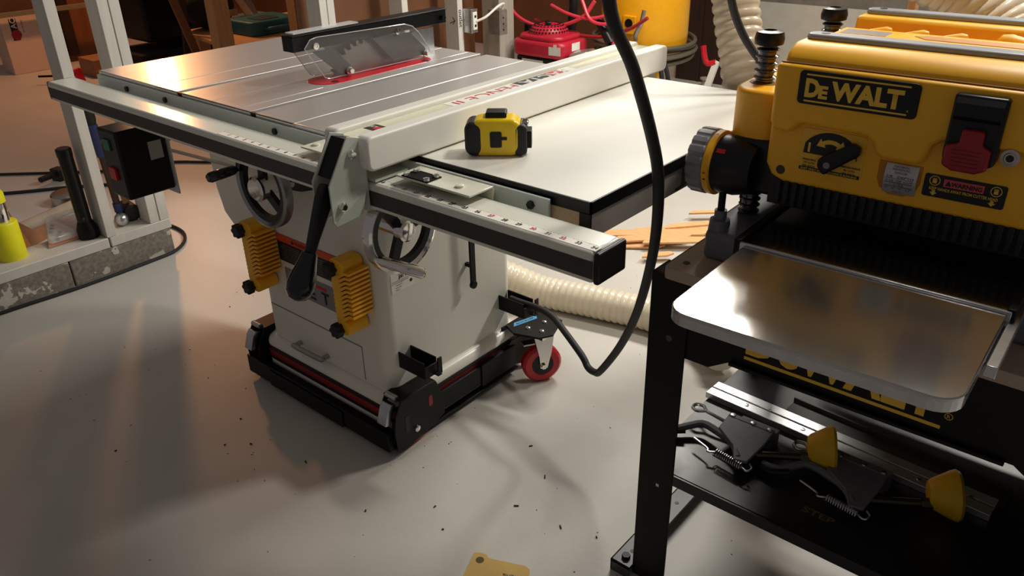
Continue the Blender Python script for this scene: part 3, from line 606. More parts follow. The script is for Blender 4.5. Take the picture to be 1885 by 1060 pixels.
obj('hinge_bar', MB().box(1.62, 1.962, .137, .1425, .814, .8275), STEEL, pln, .001)
obj('hinge_arm', MB().box(1.960, 1.972, .02, .20, .80, .815), STEEL, pln, .001)
# columns and rods
for x, y in ((1.541, .352), (2.045, .352), (1.545, .62), (2.045, .62)):
    scw = [(.0135, .784)]
    z = .784
    while z < 1.055:
        scw += [(.0135, z+.002), (.0175, z+.0045), (.0175, z+.006), (.0135, z+.0085)]; z += .0105
    obj('lead_screw', MB().lathe([(r, h) for r, h in scw], (x, y, 0), Z_, 18), mat('oiled_dark_steel', (.16, .16, .17), .18, .9), pln)
    obj('screw_cap', MB().lathe([(.016, 1.058), (.0215, 1.060), (.0225, 1.068), (.020, 1.078), (.010, 1.080), (.009, 1.077)], (x, y, 0), Z_, 22), BLACKP, pln)
obj('crank_rod', MB().cyl((1.522, .285, .795), (1.522, .285, .90), .006, 10), BLACKM, pln)
obj('rod_knob', MB().lathe([(.018, .770), (.016, .79), (.010, .793), (.010, .806)], (1.522, .285, 0), Z_, 16), GREYC, pln)
obj('wire_loop', MB().tube(spline([(1.535, .34, .87), (1.528, .345, .83), (1.532, .35, .785)], 6), .004, 8), BLACKR, pln)
# dark lower head
obj('lower_housing', MB().prism([(1.532, .885), (1.545, .858), (1.575, .846), (2.01, .846), (2.04, .858), (2.055, .885), (2.055, .93), (1.525, .93)], (0, .285, 0), X_, Z_, (0, .37, 0)), BLACKP, pln, .006, 3)
obj('skirt', MB().prism([(1.600, .842), (1.985, .842), (1.985, .895), (1.600, .895)], (0, .272, 0), X_, Z_, (0, .02, 0)), BLACKR, pln)
for i in range(30):
    x = 1.612+i*.0124
    obj('skirt_rib', MB().box(x, x+.008, .266, .2725, .845, .882), BLACKR, pln, .0015)
# dial
dlc = V((1.513, .290, .882))
obj('dial_barrel', MB().lathe([(.046, .0), (.046, .03), (.038, .06)], dlc, X_, 32), BLACKP, pln)
obj('dial_ring', MB().lathe([(.050, -.012), (.0515, -.010), (.0515, -.001), (.050, .0)], dlc, X_, 36), YEL, pln)
dp = []
for i in range(72):
    a = 2*math.pi*i/72; rr = .0525 if i % 4 < 3 else .0495; dp.append((rr*math.cos(a), rr*math.sin(a)))
obj('dial_knob', MB().prism(dp, dlc-X_*.040, Y_, Z_, X_*.028), GREYD, pln, .003)
obj('dial_face', MB().lathe([(.044, -.041), (.036, -.045), (.001, -.045)], dlc, X_, 30), GREYD, pln)
for a, t in ((100, 'MAX'), (190, 'MIN')):
    q = Y_*math.cos(R(a))+Z_*math.sin(R(a)); q2 = V((0, -math.sin(R(a)), math.cos(R(a))))
    txt(t, dlc-X_*.0055+q*.0516, -q2, X_, INK, pln, w=.013, h=.005, bold=.04)
obj('red_pointer', MB().obox(dlc+X_*.012+(-Y_*.75+Z_*.66)*.0455, X_, Y_*.66+Z_*.75, -Y_*.75+Z_*.66, .014, .007, .003), REDP, pln)
# yellow head
head = MB().prism([(.285, .885), (.285, 1.0), (.268, 1.056), (.276, 1.068), (.300, 1.078), (.372, 1.078), (.380, 1.050), (.425, 1.050), (.432, 1.068), (.510, 1.068), (.517, 1.050), (.555, 1.050), (.563, 1.078), (.64, 1.078), (.665, 1.06), (.67, .885)], (1.600, 0, 0), Y_, Z_, (.385, 0, 0))
hd = obj('head_shell', head, YEL, pln, .006, 3)
lowp = [(1.592, .905), (1.602, .888), (1.62, .880), (1.965, .880), (1.983, .888), (1.99, .905), (1.99, 1.0), (1.592, 1.0)]
lp_ = obj('front_panel', MB().prism(lowp, (0, .268, 0), X_, Z_, (0, .02, 0)), YEL, pln, .005, 3)
upp = [(1.594, 1.054), (1.594, .972), (1.600, .960), (1.624, .958), (1.634, .966), (1.640, .974), (1.730, .971), (1.740, .964), (1.746, .950), (1.756, .944), (1.800, .944), (1.808, .950), (1.814, .972), (1.826, .982), (1.99, .980), (1.99, 1.054)]
up_ = obj('upper_panel', MB().prism(upp, (0, .2555, 0), X_, Z_, (0, .03, 0)), YEL, pln, .006, 3)
obj('seam', MB().box(1.598, 1.986, .2640, .27, 1.0545, 1.0560), mat('seam_brown', s(120, 80, 14), .6), pln)
for x0, x1 in ((1.512, 1.600), (1.985, 2.073)):
    obj('column_housing', MB().prism(rrect(x1-x0, .36, .036, 6, (x0+x1)/2, .47), (0, 0, .915), X_, Y_, (0, 0, .087)), YEL, pln, .006, 3)
    obj('column_boot', MB().prism(rrect(x1-x0-.002, .35, .035, 6, (x0+x1)/2, .47), (0, 0, .848), X_, Y_, (0, 0, .067)), BLACKP, pln, .003)
    for y in (.352, .62): obj('column_collar', MB().lathe([(.021, 0), (.024, .0006)], ((1.543 if x0 < 1.6 else 2.045), y, 1.0021), Z_, 20), mat('seam_brown', s(120, 80, 14)), pln)
for y in (.335, .602):
    gb = obj('top_grip', MB().prism(rrect(.39, .030, .014, 5, 1.80, y), (0, 0, 1.076), X_, Y_, (0, 0, .010)), TRIM, pln, .004, 3)
    obj('grip_screw', MB().lathe([(.006, 0), (.006, .0004)], (1.630, y, 1.0862), Z_, 12), INK, gb)
obj('ridge_label', MB().box(1.612, 1.68, .452, .492, 1.0678, 1.0685), SILV, pln)
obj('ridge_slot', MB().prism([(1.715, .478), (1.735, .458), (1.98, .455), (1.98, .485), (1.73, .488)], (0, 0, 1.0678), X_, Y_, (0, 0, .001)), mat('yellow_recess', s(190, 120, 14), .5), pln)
for y in (.402, .536):
    for i, x in enumerate((1.645, 1.70, 1.755)):
        obj('moulded_rib', MB().lathe([(.001, 0), (.006, .03), (.008, .055), (.005, .062), (.001, .063)], (x-.04, y-.004, 1.053), (1, .05, .16), 12), YEL, pln)
    for x in (1.815, 1.875, 1.935):
        obj('moulded_rib', MB().lathe([(.001, 0), (.010, .006), (.013, .018), (.009, .05), (.001, .07)], (x, y, 1.063), (1, -.03, -.10), 12), YEL, pln)
# badge
bz = .2553
lg_ = obj('badge', MB().prism(rrect(.158, .046, .006, 4, 1.709, 1.0265), (0, bz-.0022, 0), X_, Z_, (0, .004, 0)), BLACKP, pln, .001)
txt('D', (1.650, bz-.0024, 1.0265), X_, Z_, YELD, lg_, w=.020, h=.026, bold=.05)
txt('E', (1.6655, bz-.0024, 1.0225), X_, Z_, YELD, lg_, w=.0125, h=.018, bold=.05)
txt('WALT', (1.7225, bz-.0024, 1.0265), X_, Z_, YELD, lg_, w=.094, h=.026, bold=.05)
for z in (1.0445, 1.0085): obj('badge_rule', MB().box(1.640, 1.776, bz-.0027, bz-.002, z-.0011, z+.0011), YELD, lg_)
txt('R', (1.777, bz-.0024, 1.0135), X_, Z_, YELD, lg_, h=.0028)
# speed label
fz = .268
spd = obj('speed_label', MB().prism(rrect(.090, .062, .005, 3, 1.686, .936), (0, fz-.0012, 0), X_, Z_, (0, .002, 0)), mat('label_yellow', s(240, 184, 50), .45), pln)
arc = [(1.646, .931)]+[(1.684+.042*math.cos(R(a)), .928+.037*math.sin(R(a))) for a in range(150, 29, -12)]+[(1.722, .931)]
obj('speed_window', MB().prism(arc, (0, fz-.0020, 0), X_, Z_, (0, .001, 0)), INK, spd)
txt('1', (1.654, fz-.0021, .940), X_, Z_, YELD, spd, h=.014, bold=.04)
txt('2', (1.716, fz-.0021, .938), X_, Z_, YELD, spd, h=.014, bold=.04)
ar = [(1.684+.020*math.cos(R(a)), .938+.017*math.sin(R(a))) for a in range(130, 49, -10)]
ar2 = [(1.684+.014*math.cos(R(a)), .938+.011*math.sin(R(a))) for a in range(50, 131, 10)]
obj('double_arrow', MB().prism(ar+[(1.700, .955), (1.705, .944), (1.691, .943)]+ar2+[(1.677, .943), (1.664, .944), (1.669, .955)], (0, fz-.0026, 0), X_, Z_, (0, .0008, 0)), YELD, spd)
for c_, L in (((1.6565, .9215), ('FINISHING', '179 CUTS', 'PER INCH')), ((1.714, .9205), ('DIMENSIONING', '96 CUTS', 'PER INCH'))):
    for i, t in enumerate(L): txt(t, (c_[0], fz-.0013, c_[1]-i*.0048), X_, Z_, INK, spd, h=.0031, bold=.02)
obj('strip', MB().box(1.643, 1.729, fz-.0018, fz-.001, .9055, .9105), INK, spd)
txt('SHIFT ONLY WHILE MACHINE IS RUNNING', (1.686, fz-.0019, .908), X_, Z_, YELD, spd, w=.080, h=.0030, bold=.02)
sl_ = V((.80, 0, .60))
obj('speed_lever', MB().prism([(-.011, -.011), (.046, -.009), (.052, 0), (.046, .011), (-.006, .013), (-.013, .004)], V((1.685, fz-.016, .922)), sl_, V((-.60, 0, .80)), (0, .014, 0)), BLACKP, pln, .003)
obj('lever_screw', MB().lathe([(.005, 0), (.004, .001)], (1.686, fz-.016, .922), (0, -1, 0), 10), GREYD, pln)
for x, z in ((1.616, .898), (1.955, .892)): obj('panel_screw', MB().lathe([(.007, 0), (.006, .0008), (.003, .0004)], (x, fz, z), (0, -1, 0), 14), mat('dark_recess_screw', s(60, 46, 20), .5), pln)
# removal gauge
gp2 = [(1.752, .940), (1.752, .915), (1.757, .902), (1.77, .894), (1.79, .894), (1.803, .902), (1.808, .915), (1.808, .940)]
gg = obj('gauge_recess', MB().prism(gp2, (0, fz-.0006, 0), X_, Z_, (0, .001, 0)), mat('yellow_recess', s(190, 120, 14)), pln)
gs = MB(); gv = []
for i in range(9):
    t = i/8; gv.append((fz-.001-.006*math.sin(math.pi*t), .897+.041*t))
gs.prism(gv+[(fz, .938), (fz, .897)], (1.762, 0, 0), Y_, Z_, (.042, 0, 0))
obj('gauge_cylinder', gs, SILV, gg)
for t, z, w in (('MATERIAL', .9365, .02), ('REMOVAL', .9325, .022), ('GAUGE', .928, .016), ('1/8   DEPTH', .922, .034), ('1/16  OF CUT', .9165, .034), ('1/32', .911, .012), ('3"  6"  9"  13"', .906, .034), ('WIDTH', .9005, .014)):
    txt(t, (1.783, fz-.0078+abs(z-.9175)*.08, z), X_, Z_, INK, gg, w=w, h=.0029)
for z in (.9195, .9135, .9085): obj('gauge_line', MB().box(1.764, 1.800, fz-.0073, fz-.0068, z-.0002, z+.0002), INK, gg)
# warning label
wr = obj('warning_label', MB().prism(rrect(.098, .031, .003, 3, 1.861, .918), (0, fz-.0012, 0), X_, Z_, (0, .002, 0)), INK, pln)
obj('red_field', MB().box(1.836, 1.884, fz-.0017, fz-.001, .919, .9295), PINK, wr)
txt('\u25B2WARNING', (1.860, fz-.0018, .9243), X_, Z_, INK, wr, w=.044, h=.0072, bold=.03)
txt('KEEP HANDS AWAY FROM CUTTER HEAD', (1.861, fz-.0013, .9145), X_, Z_, YELD, wr, w=.082, h=.0042, bold=.02)
for x in (1.825, 1.898):
    obj('hand_ring', MB().lathe([(.0068, 0), (.0068, .0005), (.0058, .0005), (.0058, 0)], (x, fz-.0011, .925), (0, -1, 0), 20, cap=False), YELD, wr)
    hm = MB().box(x-.0025, x+.0025, fz-.0017, fz-.001, .9215, .9255)
    for k in range(4): hm.box(x-.0025+k*.0013, x-.0016+k*.0013, fz-.0017, fz-.001, .9255, .9285)
    obj('hand_mark', hm, YELD, wr)
for x in (1.826, 1.896): obj('arrow_mark', MB().prism([(-.002, .006), (.002, .006), (.002, .003), (.0045, .003), (0, -.0015), (-.0045, .003), (-.002, .003)], (x, fz-.0017, .906), X_, Z_, (0, .0008, 0)), YELD, wr)
# switch
swp = obj('switch_plate', MB().prism([(1.829, 1.046), (1.890, 1.046), (1.890, .962), (1.882, .957), (1.836, .957), (1.829, .964)], (0, .245, 0), X_, Z_, (0, .03, 0)), BLACKP, pln, .004, 3)
obj('switch_hood', MB().prism([(.246, 1.044), (.2385, 1.036), (.2385, 1.020), (.245, 1.014)], (1.832, 0, 0), Y_, Z_, (.055, 0, 0)), BLACKP, swp, .001)
obj('stop_paddle', MB().prism([(1.847, 1.005), (1.873, 1.005), (1.873, .987), (1.884, .982), (1.884, .957), (1.872, .951), (1.845, .951), (1.832, .957), (1.832, .982), (1.847, .987)], (0, .236, 0), X_, Z_, (0, .012, 0)), mat('paddle_red', s(150, 20, 34), .35), swp, .003)
for i in range(5): obj('paddle_groove', MB().box(1.842, 1.874, .2355, .2362, .959+i*.005, .9598+i*.005), mat('paddle_line', s(100, 14, 24), .5), swp)
rb = obj('reset_button', MB().lathe([(.011, 0), (.011, .001), (.0075, .0015), (.0065, .003), (.0045, .003)], (1.904, .2555, .974), (0, -1, 0), 24), mat('satin_bezel', (.5, .48, .45), .35, .9), pln)
obj('reset_core', MB().lathe([(.0046, 0), (.0046, .0032)], (1.904, .2555, .974), (0, -1, 0), 16), INK, rb)

# ================================================================== POWER CABLE
cpts = [(1.51, -.02, 1.42), (1.488, -.010, 1.30), (1.4866, -.0146, 1.1625), (1.493, .0385, 1.0706), (1.4946, .092, .970), (1.492, .123, .898), (1.4622, .18, .792), (1.4158, .2466, .6762), (1.338, .342, .519), (1.25, .43, .37), (1.165, .488, .243), (1.135, .508, .216), (1.105, .522, .211), (1.075, .538, .225), (.985, .582, .245),  (.925, .61, .254), (.87, .622, .254), (.81, .622, .252), (.772, .622, .252)]
cab_o = obj('power_cable', MB().tube(spline(cpts, 8), .0088, 12), BLACKR)
tag(cab_o, 'thick black power cable hanging in front of the extension table and looping to the saw', 'cable')

# ================================================================== HOSES
def hose(name, pts, r, label, pitch=.023, mt=HOSE, group=None):
    sp = spline(pts, 40); d = [0]
    for a, b in zip(sp[:-1], sp[1:]): d.append(d[-1]+(b-a).length)
    n = int(d[-1]/pitch); out = []; rad = []; k = 0
    for i in range(n*4+1):
        q = i*pitch/4
        while k < len(d)-2 and d[k+1] < q: k += 1
        t = (q-d[k])/max(1e-9, d[k+1]-d[k]); out.append(sp[k].lerp(sp[k+1], min(1, t))); rad.append(r*(1, .985, .915, .985)[i % 4])
    return tag(obj(name, MB().tube(out, r, 28, rad), mt, smooth=70), label, 'hose', group)
hose('dust_hose', [(.40, .80, .16), (.45, .92, .115), (.58, 1.0, .058), (.75, 1.045, .055), (.93, 1.085, .055), (1.06, 1.09, .055), (1.17, 1.06, .058), (1.25, .98, .075)], .053, 'clear ribbed dust hose lying on floor behind the table saw')
hose('dust_hose', [(1.20, .86, 1.35), (1.22, .836, 1.17), (1.262, .815, 1.019), (1.292, .795, .95), (1.322, .775, .88), (1.375, .77, .78), (1.45, .80, .70)], .050, 'clear ribbed dust hose rising beside the planer, near the red lever', mt=HOSEG)
hose('dust_hose', [(1.52, .80, 1.30), (1.50, .90, 1.22), (1.56, .98, 1.12), (1.66, 1.01, 1.07), (1.75, 1.0, .99), (1.80, .9, .93)], .062, 'clear ribbed dust hose curving down behind the top of the planer', mt=HOSE)
tag(obj('hanging_cord', MB().tube(spline([(1.31, .62, 1.25), (1.325, .63, 1.11), (1.345, .66, 1.02), (1.39, .69, .95), (1.46, .70, .90)], 8), .008, 10), BLACKR), 'thin black cord running down in front of the ribbed hose beside the planer', 'cord')

# ================================================================== FLOOR LITTER
scr = [((.49, 1.70), (.74, 1.93), .03), ((.42, 1.60), (.75, 1.86), .034), ((.5, 1.56), (.72, 1.77), .03), ((.60, 1.60), (.80, 1.76), .03), ((.44, 1.50), (.67, 1.66), .028), ((.58, 1.80), (.80, 2.05), .022), ((.66, 1.50), (.75, 1.585), .02), ((.60, 1.96), (.72, 2.06), .016)]
slab = ['thin pine offcut lying farthest left in the scrap pile on the floor', 'long pine offcut across the middle of the scrap pile', 'pine offcut with a pointed end beneath the long one in the scrap pile', 'short wide pine offcut nearest the planer stand corner', 'pine offcut at the front edge of the scrap pile', 'narrow pine strip at the back of the scrap pile', 'small pine splinter in front of the scrap pile', 'small dark pine chip behind the scrap pile']
for i, ((a, b, w), lb) in enumerate(zip(scr, slab)):
    w *= 1.7
    z = .004+.008*(i % 4)
    a3, b3 = V((a[0], a[1], z)), V((b[0], b[1], z+.002)); d = (b3-a3); u = d.normalized(); sd = V((-u.y, u.x, 0))
    o = obj('wood_offcut', MB().prism([(0, -w/2), (d.length-.03, -w/2), (d.length, 0), (d.length-.01, w/2), (.02, w/2)], a3, u, sd*1.0, (0, 0, .007)), PINEX)
    tag(o, lb, 'offcut', 'pine offcuts on the floor')
pap = thing('paper_sheet', (1.23, .0, 0), 'torn yellowed paper sheet lying on floor at the bottom edge', 'paper')
pv = [(1.235, -.16), (1.152, .042), (1.165, .052), (1.178, .054), (1.186, .049), (1.22, .064), (1.262, .082), (1.275, .080), (1.282, .070), (1.36, -.10)]
obj('sheet', MB().prism(pv, (0, 0, .0015), X_, Y_, (0, 0, .0012)), KRAFT, pap)
stp = [(1.176+.009*math.cos(R(a*30)), .034+.009*math.sin(R(a*30))) for a in range(12)]
obj('stamp_mark', MB().prism(stp, (0, 0, .0028), (1, 0, 0), (0, 1, 0), (0, 0, .0003)), mat('stamp_olive', s(92, 80, 40), .8), pap)
txt('BILL OF LADING', (1.262, .046, .0028), (.88, .42, 0), (-.42, .88, 0), INK, pap, w=.05, h=.005, bold=.03)
deb = [(.335, .0, 'dark'), (.40, -.09, 'dark'), (.45, -.045, 'dark'), (.62, .0, 'dark'), (.87, -.02, 'dark'), (.985, .09, 'dark'), (1.05, .05, 'dark'), (1.13, .21, 'dark'), (1.25, .22, 'dark'), (1.33, .245, 'dark'), (1.02, .40, 'dark'), (1.12, .33, 'dark'), (-.25, .34, 'dark'), (.0, .30, 'dark'), (.2, -.28, 'dark')]
db = MB()
for x, y, k in deb:
    a = random.uniform(0, 3); L = random.uniform(.004, .012)
    db.obox((x, y, .0012), (math.cos(a), math.sin(a), 0), (-math.sin(a), math.cos(a), 0), Z_, L, .003, .0022)
for k in range(160):
    x, y = random.uniform(-.4, 1.6), random.uniform(-.3, 1.4); a = random.uniform(0, 3); L = random.uniform(.001, .005)
    db.obox((x, y, .0006), (math.cos(a), math.sin(a), 0), (-math.sin(a), math.cos(a), 0), Z_, L, .0012, .001)
tag(obj('floor_debris', db, mat('debris_brown', s(58, 46, 36), .8)), 'scattered tiny chips and grit on the painted floor', 'debris', kind='stuff')

# ================================================================== LEFT CLUTTER ON THE SOLE PLATE
ZP = .138
cup = thing('yellow_dispenser', (-.93, -.055, ZP), 'neon yellow bottle with silver neck standing on sole plate at the left edge', 'bottle')
obj('body', MB().lathe([(.044, 0), (.046, .01), (.046, .13), (.043, .135)], (-.93, -.055, ZP), Z_, 28), YELC, cup)
obj('neck', MB().lathe([(.028, .135), (.028, .20), (.026, .205)], (-.93, -.055, ZP), Z_, 20), CHROME, cup)
obj('cap', MB().lathe([(.032, .205), (.032, .235), (.02, .26), (.012, .268)], (-.93, -.055, ZP), Z_, 20), YELC, cup)
pk = thing('wood_plank', (-1.0, .01, ZP), 'brown wooden slat leaning upright beside the yellow bottle', 'plank')
obj('slat', MB().bar((-.985, .008, ZP), (-1.03, -.065, .47), .034, .012, (1, 0, 0)), mat('stained_slat', s(166, 108, 52), .6, var=.1), pk)
obj('tip', MB().bar((-1.03, -.065, .47), (-1.037, -.075, .50), .03, .014, (1, 0, 0)), YELC, pk)
bp_ = thing('blister_pack', (-.95, .12, ZP), 'clear plastic blister pack with orange card lying on sole plate', 'package')
obj('card', MB().prism([(0, 0), (.13, 0), (.13, .16), (0, .16)], (-.905, .055, ZP+.002), V((0, 1, 0)), V((-.9, .35, .25)).normalized(), (0, 0, .002)), mat('orange_card', s(196, 140, 110), .5), bp_)
obj('blister', MB().prism(rrect(.125, .15, .02, 4, .065, .08), (-.905, .055, ZP+.006), V((0, 1, 0)), V((-.9, .35, .25)).normalized(), (0, 0, .025)), PACK, bp_, .006)
for i in range(6): obj('content', MB().sphere((-.93-.018*i, .10+.012*(i % 3), ZP+.016+.004*i), .008, 8), mat('dark_screw_content', s(80, 76, 70), .4, .6), bp_)
fls = thing('flashlight', (-.905, .20, ZP), 'long black flashlight standing head down against the nearest white stud', 'flashlight')
f0, f1 = V((-.895, .195, ZP)), V((-.885, .186, .472))
obj('head', MB().lathe([(.034, 0), (.036, .01), (.036, .035), (.026, .065)], f0, f1-f0, 28), BLACKM, fls)
obj('barrel', MB().lathe([(.0245, .06), (.0245, .31), (.026, .315), (.026, .338), (.022, .342)], f0, f1-f0, 24), mat('anodised_black', s(30, 30, 31), .3, .5), fls)
obj('button', MB().sphere(f0.lerp(f1, .24)+V((.022, -.012, 0)), .008, 10), BLACKR, fls)
hm_ = thing('ball_peen_hammer', (-.93, .34, ZP), 'ball peen hammer with blue grip standing between the white studs', 'hammer')
h0, h1 = V((-.925, .335, ZP+.03)), V((-.915, .315, .53))
obj('grip', MB().lathe([(.014, .36), (.018, .38), (.019, .48), (.014, .495)], h0, h1-h0, 16), BLACKR, hm_)
obj('blue_sleeve', MB().lathe([(.016, .24), (.017, .25), (.017, .36), (.014, .362)], h0, h1-h0, 16), BLUE, hm_)
obj('shaft', MB().lathe([(.0125, .0), (.0125, .25)], h0, h1-h0, 14), mat('dark_wood_shaft', s(58, 36, 24), .5), hm_)
obj('collar', MB().lathe([(.016, .02), (.016, .055)], h0, h1-h0, 14), BLUE, hm_)
obj('ball_head', MB().sphere((-.90, .325, ZP+.026), .026, 18).cyl((-.90, .325, ZP+.026), (-.965, .355, ZP+.026), .018, 16), STEEL, hm_)
mh = thing('rubber_mallet', (-.95, .375, ZP), 'black rubber mallet with wooden handle lying beside the hammer', 'mallet')
obj('rubber_head', MB().lathe([(.028, 0), (.032, .004), (.032, .085), (.028, .089)], (-.905, .375, ZP+.0335), V((-.95, .1, 0)), 24), BLACKR, mh, .002)
obj('handle', MB().cyl((-.95, .38, ZP+.05), (-1.0, .37, ZP+.33), .013, 12), PINE, mh)
kk = obj('pan_lid', MB().lathe([(.055, 0), (.062, .006), (.062, .045), (.058, .05), (.03, .052)], (-1.72, .44, 0), V((.05, -.05, 1)), 28), mat('dull_chrome_lid', (.5, .48, .45), .25, 1.0)); tag(kk, 'round metal tin on the floor behind the black flashlight', 'tin')
ct = obj('paper_tube', MB().lathe([(.025, 0), (.025, .34), (.02, .34), (.02, 0)], (-1.50, .16, .025), V((-.2, .55, 0)), 20), mat('grey_tube', s(168, 150, 132), .6)); tag(ct, 'pale cardboard tube lying on floor behind the curb', 'tube')
cb = thing('cardboard_scrap', (-1.35, .10, 0), 'torn brown cardboard scrap standing on the floor behind the curb', 'cardboard')
obj('flap', MB().prism([(0, 0), (.3, 0), (.32, .05), (.2, .06), (.1, .16), (.0, .2)], (-1.25, -.02, .0), V((-.45, .8, 0)).normalized(), Z_, (.006, .003, 0)), CARD, cb)
obj('side', MB().prism([(0, 0), (.12, 0), (.10, .16), (0, .2)], (-1.25, -.02, 0), V((-.9, -.2, 0)).normalized(), Z_, (.0, .006, 0)), CARD, cb)
tag(obj('black_plug', MB().obox((-2.07, .56, .03), (1, .3, 0), (-.3, 1, 0), Z_, .06, .05, .06).cyl((-2.07, .52, .03), (-2.05, .46, .03), .014, 10), BLACKP, None, .004), 'small black plug lying on floor between the two cords', 'plug')
tag(obj('floor_cord', MB().tube(spline([(-2.6, .2, .008), (-2.36, .415, .008), (-2.26, .504, .008), (-2.12, .63, .008), (-1.95, .80, .008), (-1.86, 1.02, .008), (-1.67, 1.17, .008), (-1.5, 1.4, .008)], 8), .007, 8), BLACKR), 'black cord with a knot lying farther back on the side room floor', 'cord')
tag(obj('floor_cord', MB().tube(spline([(-2.3, .05, .008), (-2.05, .32, .008), (-1.9, .53, .008), (-1.75, .7, .008)], 8), .008, 8), BLACKR), 'black cord lying on side room floor nearer the curb', 'cord')
tag(obj('curb_cable', MB().tube(spline([(-.80, -1.0, .007), (-.822, -.5, .007), (-.82, -.176, .007), (-.80, .087, .007), (-.805, .363, .007), (-.822, .47, .007), (-.90, .55, .007), (-1.03, .585, .007), (-1.3, .55, .007)], 8), .0065, 8), BLACKR), 'black cable running along the foot of the concrete curb', 'cable')

# ================================================================== SIDE ROOM BACKGROUND
wbx = thing('white_carton', (-4.85, 1.6, 0), 'tall white carton with red round logo standing in the side room', 'carton')
obj('carton', MB().box(-5.0, -4.8, 1.40, 1.79, 0, .42), mat('white_carton_board', s(206, 182, 170), .6, var=.03), wbx, .004)
obj('logo_panel', MB().box(-4.801, -4.7985, 1.46, 1.51, .245, .40), INK, wbx)
obj('logo_disc', MB().lathe([(.036, 0), (.036, .001)], (-4.7985, 1.49, .285), X_, 24), mat('logo_red', s(150, 30, 50), .5), wbx)
txt('AC', (-4.798, 1.485, .365), (0, 0, 1), (0, -1, 0), INKW, wbx, h=.04, bold=.02)
txt('MODEL NO. 42A', (-4.7985, 1.545, .34), (0, 0, -1), (0, 1, 0), INK, wbx, w=.09, h=.01)
tag(obj('shelf_beam', MB().box(-4.75, -4.70, 1.3, 2.2, .425, .455), mat('olive_painted_board', s(120, 112, 92), .6)), 'pale horizontal board resting above the white carton', 'board')
dr = thing('brown_cabinet_door', (-5.0, 2.02, 0), 'dark brown wooden door panel beside the white carton', 'door')
obj('panel', MB().box(-5.0, -4.95, 1.82, 2.25, 0, .9), mat('warm_brown_panel', s(112, 66, 36), .5, var=.2, scale=5, stretch=(6, 6, .7)), dr)
obj('dark_edge', MB().box(-4.95, -4.93, 1.88, 1.96, .05, .9), DKBROWN, dr)
tag(obj('cardboard_box', MB().box(-4.4, -4.15, 1.72, 1.98, 0, .13), CARD, None, .004), 'low brown cardboard box on side room floor beyond the stud', 'box')
rcl = thing('red_clamp', (-4.2, 1.45, 0), 'small red clamp with a thin bar lying below the white carton', 'clamp')
obj('jaw', MB().obox((-4.1, 1.58, .05), (0, 1, .2), (0, -.2, 1), X_, .05, .11, .03), REDP, rcl); obj('bar', MB().cyl((-4.3, 1.38, .06), (-4.1, 1.57, .06), .008, 8), BLACKM, rcl)
# dark machine and tools
mc = thing('drill_press', (-3.7, 2.5, 0), 'dark bench machine standing in the side room behind the saw table', 'machine')
obj('base', MB().prism(rrect(.55, 1.2, .06, 4, -3.7, 2.30), (0, 0, 0), X_, Y_, (0, 0, .10)), FELT, mc)
obj('column', MB().box(-3.8, -3.65, 2.05, 2.2, .1, .9), FELT, mc); obj('head', MB().box(-3.85, -3.5, 1.85, 2.5, .30, .62), BLACKM, mc, .02)
obj('table', MB().box(-3.9, -3.45, 1.75, 2.75, .10, .24), FELT, mc, .01); obj('crank', MB().cyl((-3.45, 2.4, .5), (-3.38, 2.4, .5), .07, 16), mat('dull_knob', s(70, 58, 50), .4, .4), mc)
obj('belt_cover', MB().prism([(1.95, .62), (2.55, .62), (2.62, .70), (2.5, .78), (1.95, .76)], (-3.85, 0, 0), Y_, Z_, (.35, 0, 0)), BLACKM, mc, .01)
cs = thing('circular_saw', (-3.2, 2.45, 0), 'black circular saw with chrome guard lying before the dark machine', 'power saw')
obj('motor', MB().cyl((-3.25, 2.40, .10), (-3.15, 2.62, .12), .07, 18), BLACKP, cs); obj('handle', MB().tube(spline([(-3.2, 2.5, .15), (-3.2, 2.62, .24), (-3.2, 2.8, .22), (-3.2, 2.86, .10)], 6), .025, 10), BLACKP, cs)
obj('guard', MB().lathe([(.075, 0), (.09, .01), (.09, .03), (.06, .035)], (-3.1, 2.72, .09), X_, 24), STEEL, cs); obj('shoe', MB().box(-3.3, -3.05, 2.4, 2.9, 0, .02), BLACKM, cs)
for i, (x, y, lb) in enumerate(((-2.4, 1.735, 'bare pine post standing left of the teal case'), (-2.4, 2.295, 'bare pine post standing right of the teal case'))):
    tag(obj('pine_post', MB().box(x-.09, x, y, y+.10 if i == 0 else y+.075, 0, 2.4), PINE, None, .003), lb, 'post')
pb = thing('plywood_bench', (-2.75, 2.3, 0), 'plywood bench top on pine legs behind the saw table', 'bench')
obj('bench_top', MB().prism([(-3.3, 2.0), (-2.55, 1.86), (-2.50, 2.25), (-2.52, 3.1), (-3.4, 3.1)], (0, 0, .36), X_, Y_, (0, 0, .022)), PLY, pb)
for x, y in ((-3.2, 2.08), (-2.6, 1.98), (-2.6, 3.0), (-3.3, 3.0)): obj('leg', MB().box(x-.02, x+.02, y-.04, y+.04, 0, .36), PINE, pb)
tc_ = thing('teal_case', (-2.85, 2.3, .382), 'teal plastic tool case lying on plywood bench', 'case')
obj('shell', MB().prism(rrect(.34, .38, .05, 5, -2.82, 2.32), (0, 0, .382), X_, Y_, (0, 0, .09)), TEAL, tc_, .012, 3); obj('lid_recess', MB().prism(rrect(.16, .16, .03, 4, -2.78, 2.30), (0, 0, .4715), X_, Y_, (0, 0, .004)), mat('dark_teal', s(10, 40, 46), .6), tc_)
obj('handle', MB().tube(spline([(-2.65, 2.22, .42), (-2.60, 2.26, .43), (-2.60, 2.38, .43), (-2.65, 2.42, .42)], 5), .012, 8), TEAL, tc_)
